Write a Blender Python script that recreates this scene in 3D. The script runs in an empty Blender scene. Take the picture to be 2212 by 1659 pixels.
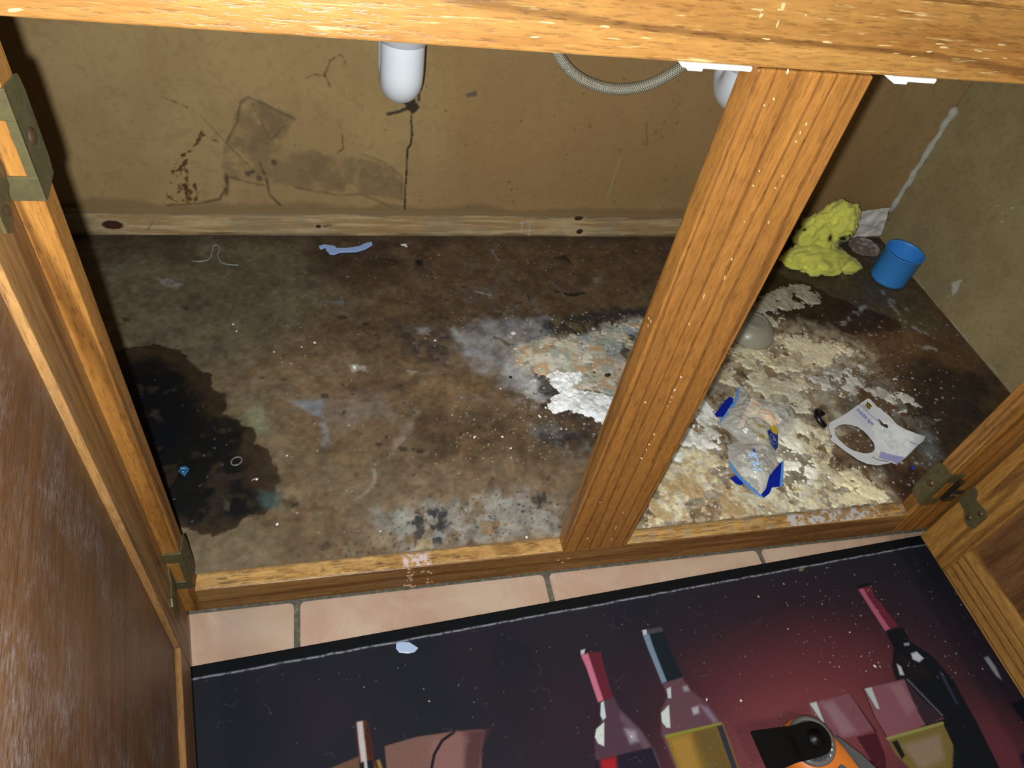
import bpy, bmesh, math, random
import numpy as np
from mathutils import Vector, Matrix, Euler

S = bpy.context.scene
COL = S.collection
# ---------------------------------------------------------------- camera
CAM = np.array([-0.23725, -0.36099, 0.70074])
EUL = (0.73798, -0.14927, -0.19568)
FPX = 1555.19
cd = bpy.data.cameras.new('camera')
cam = bpy.data.objects.new('camera', cd); COL.objects.link(cam)
cam.location = CAM; cam.rotation_euler = EUL
cd.sensor_width = 36; cd.lens = FPX / 2212 * 36; cd.clip_start = .01
S.camera = cam
RM = np.array(Euler(EUL, 'XYZ').to_matrix())
# ---------------------------------------------------------------- light
w = bpy.data.worlds.new('world'); S.world = w; w.use_nodes = True
w.node_tree.nodes['Background'].inputs[0].default_value = (1.0, .97, .92, 1)
w.node_tree.nodes['Background'].inputs[1].default_value = .10
# the flash of the phone that took the picture, a little left of and below its lens
fl = bpy.data.lights.new('phone_flash', 'POINT'); fl.energy = 20; fl.color = (.98, 1.07, 1.12)
fl.shadow_soft_size = .004
flo = bpy.data.objects.new('phone_flash', fl); COL.objects.link(flo)
flo.location = CAM + RM @ np.array([-.017, -.013, -.004]); 
flo.rotation_euler = EUL
# kitchen ceiling lamp behind the photographer
cl = bpy.data.lights.new('overhead_light', 'AREA'); cl.energy = 12; cl.color = (1, .96, .86)
cl.shape = 'DISK'; cl.size = .26
clo = bpy.data.objects.new('overhead_light', cl); COL.objects.link(clo)
clo.location = (-.45, -1.12, 2.34)
clo.rotation_euler = (Vector((0.1, .1, 0)) - Vector(clo.location)).to_track_quat('-Z', 'Y').to_euler()
# second lamp further left, added to brighten the right side panel
added_lamp = bpy.data.objects.new('overhead_light', cl.copy()); COL.objects.link(added_lamp); added_lamp.data.energy = 8; added_lamp.data.size = .2
added_lamp.location = (-1.15, -1.2, 2.34); added_lamp.rotation_euler = (Vector((0.3, .1, 0)) - Vector(added_lamp.location)).to_track_quat('-Z', 'Y').to_euler()
S.view_settings.view_transform = 'Standard'; S.view_settings.look = 'None'
S.view_settings.exposure = .42; S.view_settings.gamma = 1; S.view_settings.use_curve_mapping = False

# ---------------------------------------------------------------- measured dimensions (metres)
H = .545; XL0 = -.381; XR0 = .460; MW = .0762; TY = .019; HR = .044
XW = .764; XLW = -.70; YB = .584; YC = .571; HC = .0400; ZF = -.148; ZDF = .592
ZTOP = .718
rng = np.random.default_rng(7); random.seed(5)

def hit(px, n, c):
    """where the line of sight through a point of the photograph meets a plane"""
    d = RM @ np.array([(px[0]-1106)/FPX, -(px[1]-829.5)/FPX, -1.0]); n = np.array(n, float)
    return CAM + (c - n @ CAM) / (n @ d) * d
def hz(px, z=0.): return hit(px, (0, 0, 1), z)
def hy(px, y): return hit(px, (0, 1, 0), y)
def hx(px, x): return hit(px, (1, 0, 0), x)
def lin(c):
    c = np.array(c, float) / 255
    v = np.where(c <= .04045, c / 12.92, ((c + .055) / 1.055) ** 2.4)
    L = float(np.clip(v @ np.array([.2126, .7152, .0722]), 0, 1))      # albedo scale that goes with the exposure below
    return v / (1 + .34 * (1 - L) ** .6)

# ---------------------------------------------------------------- object helpers
def tag(o, label=None, cat=None, group=None, kind=None):
    if label: o['label'] = label
    if cat: o['category'] = cat
    if group: o['group'] = group
    if kind: o['kind'] = kind
    return o
def empty(name, loc, label=None, cat=None, group=None, parent=None):
    o = bpy.data.objects.new(name, None); COL.objects.link(o); o.location = loc; o.empty_display_size = .01
    if parent: o.parent = parent; o.location = Vector(loc) - wl(parent)
    return tag(o, label, cat, group)
def wl(o):
    v = Vector(o.location)
    while o.parent: o = o.parent; v += Vector(o.location)
    return v
def link(name, me, mat, parent=None, smooth=False, org=None):
    """me has world coordinates; the object's origin goes to org (or the parent's origin)"""
    o = bpy.data.objects.new(name, me); COL.objects.link(o)
    base = Vector(org) if org is not None else (wl(parent) if parent else Vector((0, 0, 0)))
    me.transform(Matrix.Translation(-base))
    if parent:
        o.parent = parent; o.location = base - wl(parent)
    else: o.location = base
    if mat: me.materials.append(mat)
    if smooth: me.polygons.foreach_set('use_smooth', [True] * len(me.polygons))
    return o
def bme(bm):
    bmesh.ops.recalc_face_normals(bm, faces=bm.faces)
    me = bpy.data.meshes.new('m'); bm.to_mesh(me); bm.free(); return me
def addbox(bm, lo, hi, bev=0., seg=2):
    r = bmesh.ops.create_cube(bm, size=1); vs = r['verts']
    c = [(a+b)/2 for a, b in zip(lo, hi)]; s = [b-a for a, b in zip(lo, hi)]
    for v in vs: v.co = Vector([c[i] + v.co[i]*s[i] for i in range(3)])
    if bev:
        es = {e for v in vs for e in v.link_edges}
        bmesh.ops.bevel(bm, geom=list(es), offset=bev, segments=seg, profile=.5, affect='EDGES')
def box(name, lo, hi, mat, parent=None, bev=0., org=None, **k):
    bm = bmesh.new(); addbox(bm, lo, hi, bev); return link(name, bme(bm), mat, parent, org=org)
def addtube(bm, pts, r, n=12, cap=True):
    pts = [Vector(p) for p in pts]; rings = []
    t0 = (pts[1]-pts[0]).normalized(); u = t0.orthogonal().normalized()
    for i, p in enumerate(pts):
        t = (pts[min(i+1, len(pts)-1)] - pts[max(i-1, 0)]).normalized()
        u = (u - t*u.dot(t)).normalized(); v = t.cross(u)
        rr = r[i] if hasattr(r, '__len__') else r
        rings.append([bm.verts.new(p + (u*math.cos(a) + v*math.sin(a))*rr) for a in [2*math.pi*k/n for k in range(n)]])
    for a, b in zip(rings, rings[1:]):
        for k in range(n): bm.faces.new((a[k], a[(k+1) % n], b[(k+1) % n], b[k]))
    if cap: bm.faces.new(rings[0][::-1]); bm.faces.new(rings[-1])
def tube(name, pts, r, mat, parent=None, n=12, org=None, cap=True):
    bm = bmesh.new(); addtube(bm, pts, r, n, cap); return link(name, bme(bm), mat, parent, True, org)
def addlathe(bm, prof, c, ax=(0, 0, 1), n=40):
    """prof: (radius, height) pairs around axis ax through c"""
    ax = Vector(ax).normalized(); u = ax.orthogonal().normalized(); v = ax.cross(u); c = Vector(c); rings = []
    for r, h in prof:
        if r < 1e-6: rings.append([bm.verts.new(c + ax*h)])
        else: rings.append([bm.verts.new(c + ax*h + (u*math.cos(2*math.pi*k/n) + v*math.sin(2*math.pi*k/n))*r) for k in range(n)])
    for a, b in zip(rings, rings[1:]):
        for k in range(n):
            k2 = (k+1) % n
            f = [a[k % len(a)], a[k2 % len(a)], b[k2 % len(b)], b[k % len(b)]]
            f = list(dict.fromkeys(f))
            if len(f) > 2: bm.faces.new(f)
def lathe(name, prof, c, mat, parent=None, ax=(0, 0, 1), n=40, org=None):
    bm = bmesh.new(); addlathe(bm, prof, c, ax, n); return link(name, bme(bm), mat, parent, True, org)
def addprism(bm, pts, up, th):
    """pts: world points of the top outline, extruded by -up*th"""
    up = Vector(up); a = [bm.verts.new(Vector(p)) for p in pts]; b = [bm.verts.new(Vector(p) - up*th) for p in pts]
    bm.faces.new(a); bm.faces.new(b[::-1]); n = len(a)
    for i in range(n): bm.faces.new((a[i], b[i], b[(i+1) % n], a[(i+1) % n]))
def prism(name, pts, up, th, mat, parent=None, org=None):
    bm = bmesh.new(); addprism(bm, pts, up, th); return link(name, bme(bm), mat, parent, org=org)

# ---------------------------------------------------------------- material helpers
def mat(name, col=(.8, .8, .8), rough=.5, metal=0., spec=.5, **k):
    m = bpy.data.materials.new(name); m.use_nodes = True; b = m.node_tree.nodes['Principled BSDF']
    b.inputs['Base Color'].default_value = (*col[:3], 1); b.inputs['Roughness'].default_value = rough
    b.inputs['Metallic'].default_value = metal; b.inputs['Specular IOR Level'].default_value = spec
    for a, v in k.items(): b.inputs[a.replace('_', ' ')].default_value = v
    return m
class NT:
    def __init__(s, m): s.m = m; s.t = m.node_tree; s.n = s.t.nodes; s.l = s.t.links; s.b = s.n['Principled BSDF']
    def new(s, ty, ins=None, **a):
        x = s.n.new(ty)
        for k, v in a.items(): setattr(x, k, v)
        for k, v in (ins or {}).items():
            if isinstance(v, bpy.types.NodeSocket): s.l.new(v, x.inputs[k])
            else: x.inputs[k].default_value = v
        return x
    def noise(s, vec, scale, detail=4, rough=.6, dist=0.):
        return s.new('ShaderNodeTexNoise', {'Vector': vec, 'Scale': scale, 'Detail': detail, 'Roughness': rough, 'Distortion': dist}).outputs['Fac']
    def math(s, op, a, b=0., clamp=False):
        x = s.new('ShaderNodeMath', operation=op, use_clamp=clamp)
        for i, v in ((0, a), (1, b)):
            if isinstance(v, bpy.types.NodeSocket): s.l.new(v, x.inputs[i])
            else: x.inputs[i].default_value = v
        return x.outputs[0]
    def ramp(s, fac, stops):
        x = s.new('ShaderNodeValToRGB', {'Fac': fac}); e = x.color_ramp.elements
        while len(e) < len(stops): e.new(.5)
        for i, (p, c) in enumerate(stops):
            e[i].position = p; e[i].color = (*c[:3], 1) if hasattr(c, '__len__') else (c, c, c, 1)
        return x.outputs['Color']
    def mix(s, fac, a, b, mode='MIX'):
        x = s.new('ShaderNodeMix', data_type='RGBA', blend_type=mode)
        for i, v in ((0, fac), (6, a), (7, b)):
            if isinstance(v, bpy.types.NodeSocket): s.l.new(v, x.inputs[i])
            elif i == 0: x.inputs[0].default_value = v
            else: x.inputs[i].default_value = (*v[:3], 1)
        return x.outputs[2]
    def coord(s, scale=(1, 1, 1), rot=(0, 0, 0)):
        t = s.new('ShaderNodeTexCoord').outputs['Object']
        return s.new('ShaderNodeMapping', {'Vector': t, 'Scale': scale, 'Rotation': rot}).outputs[0]
    def bump(s, h, strength, dist=.001):
        x = s.new('ShaderNodeBump', {'Height': h, 'Strength': strength, 'Distance': dist})
        s.l.new(x.outputs[0], s.b.inputs['Normal'])

def oak(name, axis, light=(205, 134, 52), dark=(150, 86, 26), pore=(96, 52, 18), rough=.36, haze=0., rings=1., rot=(0, 0, 0), worn=0.):
    light, dark, pore = [np.array(c, float)*(.84, .90, 1.10) for c in (light, dark, pore)]
    m = mat(name, rough=rough, spec=.45); t = NT(m)
    def ax_(k): sc = [1, 1, 1]; sc[axis] = k; return t.coord(sc, rot)
    v = ax_(.07); vs_ = ax_(.11)
    big = t.noise(v, 20, 3, .5, 1.2); mid = t.noise(v, 120, 5, .65)
    fine = t.noise(vs_, 620, 3, .7); flk = t.noise(ax_(.16), 380, 2, .5)
    wv = t.new('ShaderNodeTexWave', {'Vector': ax_(.05), 'Scale': 22., 'Distortion': 12., 'Detail': 2.5, 'Detail Scale': .9, 'Detail Roughness': .55}, bands_direction=('Y', 'Z', 'X')[axis]).outputs['Fac']
    a = t.math('ADD', t.math('MULTIPLY', big, .55), t.math('MULTIPLY', mid, .45))
    base = t.ramp(a, [(.38, lin(dark)), (.5, (lin(dark)*.4+lin(light)*.6)), (.62, lin(light))])
    ring = t.ramp(wv, [(0, 1.), (.05, .7), (.12, .12), (.25, 0), (1, 0)])
    base = t.mix(t.math('MULTIPLY', ring, .62*rings), base, lin(pore))
    pf = t.ramp(fine, [(.36, 1), (.46, 0)])
    dens = t.math('ADD', .3, t.math('MULTIPLY', t.ramp(wv, [(0, 1), (.3, .2), (1, .3)]), .4))
    base = t.mix(t.math('MULTIPLY', pf, dens), base, lin(pore))
    base = t.mix(1., base, t.ramp(flk, [(.3, .86), (.7, 1.12)]), 'MULTIPLY')
    if worn:
        wn = t.ramp(t.noise(ax_(.06), 330, 4, .7, .3), [(.60, 0), (.67, worn)])
        base = t.mix(wn, base, lin((226, 200, 140)))
    if haze:
        hn = t.noise(t.coord((1, 1, 1)), 14, 5, .7, .6); st = t.noise(ax_(.3), 420, 4, .75)
        hm = t.math('MULTIPLY', t.ramp(hn, [(.44, 0), (.66, 1)]), t.ramp(st, [(.42, 0), (.66, 1)]))
        base = t.mix(t.math('MULTIPLY', hm, haze), base, lin((178, 172, 172)))
        t.l.new(t.math('ADD', t.math('MULTIPLY', hm, .3), rough), t.b.inputs['Roughness'])
    t.l.new(base, t.b.inputs['Base Color'])
    t.bump(t.math('SUBTRACT', fine, t.math('MULTIPLY', pf, .6)), .3, .0006)
    return m
def vcol(name, rough=.7, spec=.3, grain=None, bumps=(), var=0., roughattr=False, coat=0.):
    """colour from the surface's own painted attribute, broken up by fine noise"""
    m = mat(name, rough=rough, spec=spec); t = NT(m)
    c = t.new('ShaderNodeAttribute', attribute_name='Col').outputs['Color']
    co = t.coord()
    if var:
        f = t.noise(co, 900, 4, .7); c = t.mix(1., c, t.ramp(f, [(.3, 1-var), (.5, 1), (.72, 1+var*.8)]), 'MULTIPLY')
    if grain:
        f = t.noise(t.coord(grain), 300, 4, .65); c = t.mix(1., c, t.ramp(f, [(.3, .84), (.7, 1.1)]), 'MULTIPLY')
    t.l.new(c, t.b.inputs['Base Color'])
    if roughattr:
        r = t.new('ShaderNodeAttribute', attribute_name='Rgh').outputs['Fac']; t.l.new(r, t.b.inputs['Roughness'])
    if bumps:
        h = None
        for s_, k_ in bumps:
            x = t.math('MULTIPLY', t.noise(co, s_, 4, .6), k_); h = x if h is None else t.math('ADD', h, x)
        t.bump(h, .6, .001)
    return m

# ---------------------------------------------------------------- painted surfaces (stains, dirt and prints fixed to a real surface)
def vnoise(X, Y, sc, seed):
    r = np.random.default_rng(seed); N = 256; g = r.random((N, N))
    x = X*sc + 1000; y = Y*sc + 1000; xi = np.floor(x).astype(int); yi = np.floor(y).astype(int)
    fx = x-xi; fy = y-yi; fx = fx*fx*(3-2*fx); fy = fy*fy*(3-2*fy)
    a = g[yi % N, xi % N]; b = g[yi % N, (xi+1) % N]; c = g[(yi+1) % N, xi % N]; d = g[(yi+1) % N, (xi+1) % N]
    return (a*(1-fx)+b*fx)*(1-fy) + (c*(1-fx)+d*fx)*fy
def fbm(X, Y, sc, o=4, seed=0, g=.55):
    s = 0; a = 1; t = 0
    for i in range(o):
        s = s + a*vnoise(X + i*3.7, Y - i*2.3, sc*2**i, seed+i*17); t += a; a *= g
    return s/t
def sstep(x, a, b):
    t = np.clip((x-a)/(b-a), 0, 1); return t*t*(3-2*t)
class Surf:
    def __init__(s, O, U, V, us, vs, plane, base):
        s.O, s.U, s.V = np.array(O, float), np.array(U, float), np.array(V, float)
        s.us, s.vs = us, vs; s.X, s.Y = np.meshgrid(us, vs); s.plane = plane
        s.C = np.ones(s.X.shape + (3,)) * lin(base); s.Hh = np.zeros(s.X.shape); s.R = None
    def p(s, px):
        q = hit(px, *s.plane) - s.O; return (q @ s.U, q @ s.V)
    def win(s, x0, x1, y0, y1):
        i0, i1 = np.searchsorted(s.us, [x0, x1]); j0, j1 = np.searchsorted(s.vs, [y0, y1])
        return slice(max(j0-1, 0), min(j1+1, len(s.vs))), slice(max(i0-1, 0), min(i1+1, len(s.us)))
    def sdf(s, P, w, closed=True):
        X, Y = s.X[w], s.Y[w]; d = np.full(X.shape, 1e9); ins = np.zeros(X.shape, bool); n = len(P)
        for i in range(n if closed else n-1):
            (ax, ay), (bx, by) = P[i], P[(i+1) % n]; ex, ey = bx-ax, by-ay
            t = np.clip(((X-ax)*ex + (Y-ay)*ey)/(ex*ex+ey*ey+1e-15), 0, 1)
            d = np.minimum(d, (X-ax-t*ex)**2 + (Y-ay-t*ey)**2)
            if closed:
                c = ((ay > Y) != (by > Y)) & (X < ex*(Y-ay)/(ey if abs(ey) > 1e-12 else 1e-12)+ax); ins ^= c
        d = np.sqrt(d); return np.where(ins, -d, d) if closed else d
    def mask(s, pts, soft=.002, amp=0., freq=60, seed=1, closed=True, width=0., world=False, o=5):
        P = [tuple(q) if world else s.p(q) for q in pts]
        xs = [q[0] for q in P]; ys = [q[1] for q in P]; m = soft + amp + width + .002
        w = s.win(min(xs)-m, max(xs)+m, min(ys)-m, max(ys)+m)
        if s.X[w].size == 0: return w, s.X[w]
        d = s.sdf(P, w, closed) - width
        if amp: d = d + amp*(fbm(s.X[w], s.Y[w], freq, o, seed, .62)-.5)*2
        return w, 1 - sstep(d, -soft, soft)
    def poly(s, pts, col, soft=.002, amp=0., freq=60, op=1., seed=1, breakup=None, mul=False, h=0., **k):
        w, m = s.mask(pts, soft, amp, freq, seed, **k)
        if m.size == 0: return
        if breakup:
            f, lo, hi = breakup; m = m * sstep(fbm(s.X[w], s.Y[w], f, 5, seed+99, .62), lo, hi)
        if h: s.Hh[w] += h*m
        m = (m*op)[..., None]; c = lin(col)
        s.C[w] = s.C[w]*(1-m) + (s.C[w]*c if mul else c)*m
    def line(s, pts, width, col, **k): s.poly(pts, col, closed=False, width=width, **k)
    def dots(s, pts, n, col, rmin, rmax, seed=3, op=1., jit=12, h=0., amp=.3):
        """n small marks scattered inside a polygon"""
        r = np.random.default_rng(seed); P = [s.p(q) for q in pts]; xs = [q[0] for q in P]; ys = [q[1] for q in P]
        k = 0; tries = 0
        while k < n and tries < n*30:
            tries += 1; x = r.uniform(min(xs), max(xs)); y = r.uniform(min(ys), max(ys)); ins = False
            for i in range(len(P)):
                (ax, ay), (bx, by) = P[i], P[(i+1) % len(P)]
                if (ay > y) != (by > y) and x < (bx-ax)*(y-ay)/(by-ay+1e-12)+ax: ins = not ins
            if not ins: continue
            k += 1; rad = rmin + (rmax-rmin)*r.random()**2.5; e = r.uniform(.5, 1); a = r.uniform(0, 3.14)
            w = s.win(x-rad*1.6, x+rad*1.6, y-rad*1.6, y+rad*1.6); X, Y = s.X[w]-x, s.Y[w]-y
            if X.size == 0: continue
            u = X*math.cos(a)+Y*math.sin(a); v = (-X*math.sin(a)+Y*math.cos(a))/e
            an = np.arctan2(v, u); rr = rad*(1 + amp*np.sin(an*2+r.uniform(0, 6)) * .5 + amp*np.sin(an*3+r.uniform(0, 6))*.4)
            m = (1 - sstep(np.hypot(u, v), rr*.75, rr*1.1))
            if h: s.Hh[w] = np.maximum(s.Hh[w], h*rad*np.sqrt(np.clip(1-(np.hypot(u, v)/rr)**2, 0, 1)))
            m = (m*op)[..., None]; c = np.clip(lin(col)*(1+r.uniform(-jit, jit)/100), 0, 1)
            s.C[w] = s.C[w]*(1-m) + c*m
    def mesh(s, N, keep=None):
        ny, nx = s.X.shape; N = np.array(N, float)
        co = s.O + s.X[..., None]*s.U + s.Y[..., None]*s.V + s.Hh[..., None]*N
        i = np.arange(ny*nx).reshape(ny, nx)
        q = np.stack([i[:-1, :-1], i[:-1, 1:], i[1:, 1:], i[1:, :-1]], -1).reshape(-1, 4)
        col = np.concatenate([np.clip(s.C, 0, 1), np.ones(s.X.shape+(1,))], -1).reshape(-1, 4); co = co.reshape(-1, 3)
        rg = None if s.R is None else s.R.reshape(-1)
        if keep is not None:
            k = keep[:-1, :-1] | keep[:-1, 1:] | keep[1:, 1:] | keep[1:, :-1]; q = q[k.reshape(-1)]
            used = np.unique(q); mp = np.zeros(ny*nx, int); mp[used] = np.arange(len(used)); q = mp[q]; co = co[used]; col = col[used]
            if rg is not None: rg = rg[used]
        if np.dot(np.cross(s.U, s.V), N) < 0: q = q[:, ::-1]
        me = bpy.data.meshes.new('m'); me.vertices.add(len(co)); me.vertices.foreach_set('co', co.astype(np.float32).ravel())
        me.loops.add(q.size); me.loops.foreach_set('vertex_index', q.astype(np.int32).ravel())
        me.polygons.add(len(q)); me.polygons.foreach_set('loop_start', np.arange(0, q.size, 4, dtype=np.int32))
        me.polygons.foreach_set('loop_total', np.full(len(q), 4, np.int32)); me.polygons.foreach_set('use_smooth', np.ones(len(q), bool))
        me.update(calc_edges=True)
        a = me.color_attributes.new('Col', 'FLOAT_COLOR', 'POINT'); a.data.foreach_set('color', col.astype(np.float32).ravel())
        if rg is not None:
            a = me.attributes.new('Rgh', 'FLOAT', 'POINT'); a.data.foreach_set('value', rg.astype(np.float32))
        return me
def fb(s, sc, o=4, seed=0): return fbm(s.X, s.Y, sc, o, seed)
def lerp(s, m, col, op=1.):
    m = (m*op)[..., None]; s.C = s.C*(1-m) + lin(col)*m

# ================================================================ THE ROOM: tiled kitchen floor
TILE = .3133; GR = .0075; TX = -.2935; TYE = .0475
def tile_mat():
    m = mat('terracotta_tile', rough=.42); t = NT(m); co = t.coord()
    a = t.noise(co, 9, 4, .6, .5); b = t.noise(co, 500, 3, .6)
    c = t.ramp(a, [(.35, lin((198, 158, 132))), (.5, lin((207, 171, 145))), (.65, lin((214, 184, 158)))])
    c = t.mix(1., c, t.ramp(b, [(.3, .94), (.7, 1.04)]), 'MULTIPLY'); t.l.new(c, t.b.inputs['Base Color']); t.bump(a, .1, .002); return m
def grout_mat():
    m = mat('grey_grout', rough=.9); t = NT(m); co = t.coord(); a = t.noise(co, 120, 5, .7)
    t.l.new(t.ramp(a, [(.3, lin((78, 72, 60))), (.55, lin((112, 104, 88))), (.72, lin((150, 143, 126)))]), t.b.inputs['Base Color']); t.bump(t.noise(co, 400, 4), .7, .001); return m
bm = bmesh.new(); gm = bmesh.new(); addbox(gm, (-1.6, -1.6, ZF-.03), (1.6, .12, ZF-.0025))
for i in range(-4, 5):
    for j in range(-5, 1):
        x0 = TX + i*TILE + GR/2; y1 = TYE + j*TILE
        o_ = [(x0+r_*0, y1) for r_ in (0,)]
        pts = []; r_ = .006; X0, X1, Y0, Y1 = x0, x0+TILE-GR, y1-(TILE-GR), y1
        for cx_, cy_, a0 in ((X1-r_, Y1-r_, 0), (X0+r_, Y1-r_, 90), (X0+r_, Y0+r_, 180), (X1-r_, Y0+r_, 270)):
            for k in range(5):
                a_ = math.radians(a0+k*22.5); pts.append((cx_+r_*math.cos(a_), cy_+r_*math.sin(a_), ZF))
        addprism(bm, pts, (0, 0, 1), .006)
bmesh.ops.bevel(bm, geom=[e for e in bm.edges if all(v.co.z > ZF-.001 for v in e.verts)], offset=.0012, segments=2, affect='EDGES')
fme = bme(bm); gme = bme(gm)
n0 = len(fme.polygons)
bm = bmesh.new(); bm.from_mesh(fme); bm.from_mesh(gme)
for k, f in enumerate(bm.faces): f.material_index = 0 if k < n0 else 1
me = bpy.data.meshes.new('m'); bm.to_mesh(me); bm.free(); me.materials.append(tile_mat()); me.materials.append(grout_mat())
tag(link('floor', me, None), 'salmon terracotta tile floor with grey grout', kind='structure')

# ================================================================ CABINET
cab = empty('sink_cabinet', (.04, 0, ZF), 'honey oak sink cabinet standing open, its floor stained and crusted', 'cabinet')
oakV = oak('oak_upright', 2, light=(214, 138, 54), dark=(160, 92, 30))
oakV2 = oak('oak_post', 2, light=(206, 128, 48), dark=(172, 104, 38), rings=.85)
oakH = oak('oak_rail', 0, light=(200, 134, 56), dark=(168, 102, 38), worn=.5)
oakB = oak('oak_bottom_rail', 0, light=(196, 132, 60), dark=(146, 88, 34), rings=.7)
BV = .0012
box('left_stile', (XL0-.038, 0, -HR), (XL0, TY, ZTOP), oakV, cab, BV)
box('right_stile', (XR0, 0, -HR), (XR0+.045, TY, ZTOP), oakV, cab, BV)
mull = box('centre_stile', (0, 0, -.001), (MW, TY, H-.0007), oakV2, cab, .0014)
box('middle_rail', (XL0, 0.0002, H), (XR0, TY-.0002, H+.055), oakH, cab, BV)
box('top_rail', (XL0, 0.0002, ZTOP-.03), (XR0, TY-.0002, ZTOP), oakH, cab, BV)
# a thin shell of side extension behind the frame (the cabinet runs wider than its opening)
particle = mat('particleboard', lin((140, 118, 80)), .85); t = NT(particle)
cc = t.coord(); a_ = t.noise(cc, 700, 4, .7); b_ = t.noise(cc, 30, 4, .6)
c_ = t.ramp(a_, [(.32, lin((108, 88, 54))), (.5, lin((140, 117, 76))), (.7, lin((160, 138, 94)))])
c_ = t.mix(1., c_, t.ramp(b_, [(.3, .9), (.7, 1.08)]), 'MULTIPLY'); t.l.new(c_, t.b.inputs['Base Color']); t.bump(a_, .35, .0006)
box('toe_kick', (XLW, .075, ZF+.002), (XW, .09, -HR+.002), oakB, cab)
box('side_panel', (XLW-.016, TY, -HR), (XLW, YB+.006, ZTOP), particle, cab)
box('face_panel', (XLW-.016, .002, -HR), (XL0-.0385, TY-.0005, ZTOP), oakV, cab)
box('face_panel', (XR0+.0455, .002, -HR), (XW+.016, TY-.0005, ZTOP), oakV, cab)
# false drawer fronts over the middle rail
for a_, b_ in ((XL0-.02, .035), (.041, XR0+.02)):
    d_ = box('drawer_front', (a_, -.0195, ZDF), (b_, -.0005, ZTOP-.012), oakH, cab, .003)
# the bottom rail, with its scuffed and spattered top face painted
def boxsurf(x0, x1, dx, y0, y1, dy): return np.arange(x0, x1+dx/2, dx), np.arange(y0, y1+dy/2, dy)
brail = box('bottom_rail', (XL0, 0, -HR), (XR0, TY, -.0004), oakB, cab, .001)
us, vs = boxsurf(XL0+.001, XR0-.001, .0008, .0012, TY-.0003, .0006)
s = Surf((0, 0, -.0001), (1, 0, 0), (0, 1, 0), us, vs, ((0, 0, 1), 0), (178, 128, 62))
g = fbm(s.X*.10, s.Y, 900, 4, 3); g2 = fbm(s.X*.06, s.Y, 300, 4, 5); g3 = fbm(s.X, s.Y, 30, 4, 8)
lerp(s, sstep(g2, .42, .6), (214, 160, 84), .8); lerp(s, 1-sstep(g, .36, .46), (96, 66, 36), .7)
lerp(s, sstep(g3, .55, .7), (150, 98, 48), .6)
s.poly([(380, 1180), (1215, 1150), (1215, 1200), (380, 1300)], (226, 172, 96), .004, op=.35, breakup=(60, .4, .6))
s.poly([(868, 1200), (925, 1190), (930, 1222), (872, 1226)], (222, 196, 176), .002, .003, 200, .8, breakup=(350, .42, .55), h=.0004)
s.poly([(1360, 1150), (1700, 1100), (1960, 1075), (1975, 1125), (1360, 1185)], (172, 146, 104), .004, .003, 80, .55, breakup=(90, .4, .6))
s.poly([(1700, 1105), (1905, 1085), (1910, 1128), (1700, 1140)], (206, 196, 178), .002, .004, 90, .85, breakup=(140, .45, .58))
s.poly([(1905, 1085), (1960, 1075), (1968, 1118), (1910, 1124)], (112, 82, 54), .002, .002, op=.7, breakup=(150, .4, .6))
lerp(s, 1-sstep(s.Y + .003*fbm(s.X, s.Y, 200, 3, 4), .0022, .004), (236, 196, 130), .45)
lerp(s, sstep(s.Y + .006*(fbm(s.X, s.Y, 90, 3, 14)-.5), TY-.004, TY-.001), (110, 82, 50), .5)
s.C *= (.92, .98, 1.2)
o = link('rail_top_wear', s.mesh((0, 0, 1)), vcol('worn_rail_top', .5, .4, bumps=((900, .5),)), brail)
tag(o, 'scuffed and spattered top face')
# spatters on the rail's front
cream = mat('dried_white_spatter', lin((226, 204, 182)), .6)
def blobs(name, spots, n, up, mat_, parent, th=.0006, label=None):
    """each mark is a small part of its own"""
    up = Vector(up); u = Vector((1, 0, 0)); v = Vector((0, 0, 1))
    for (p, ru, rv, ang) in spots:
        bm = bmesh.new(); p = Vector(p); ring = []; ring2 = []; ph = random.random()*6
        for k in range(n):
            a = 2*math.pi*k/n; rr = 1+.2*math.sin(2*a+ph)+.12*math.sin(3*a+ph*2)
            x, y = ru*rr*math.cos(a), rv*rr*math.sin(a); x, y = x*math.cos(ang)-y*math.sin(ang), x*math.sin(ang)+y*math.cos(ang)
            ring.append(bm.verts.new(p + u*x + v*y)); ring2.append(bm.verts.new(p + (u*x+v*y)*.6 + up*th))
        for k in range(n): bm.faces.new((ring[k], ring[(k+1) % n], ring2[(k+1) % n], ring2[k]))
        bm.faces.new(ring2)
        o = link(name, bme(bm), mat_, parent, True, org=p)
        if label: o['label'] = label
sp = []
for _ in range(26):
    k = random.random(); px = random.gauss(886 if k < .7 else 925, 7); py = random.uniform(1222, 1268)
    sp.append((hy((px, py), 0), random.uniform(.0006, .0022), random.uniform(.0008, .003), random.random()*3))
for px, py in ((1215, 1215), (1228, 1206), (1206, 1210)): sp.append((hy((px, py), 0), .002, .001, 0))
blobs('dried_spatter', sp, 9, (0, -1, 0), mat('pinkish_spatter', lin((186, 150, 112)), .6), brail, label='pale dried spatter')
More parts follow.
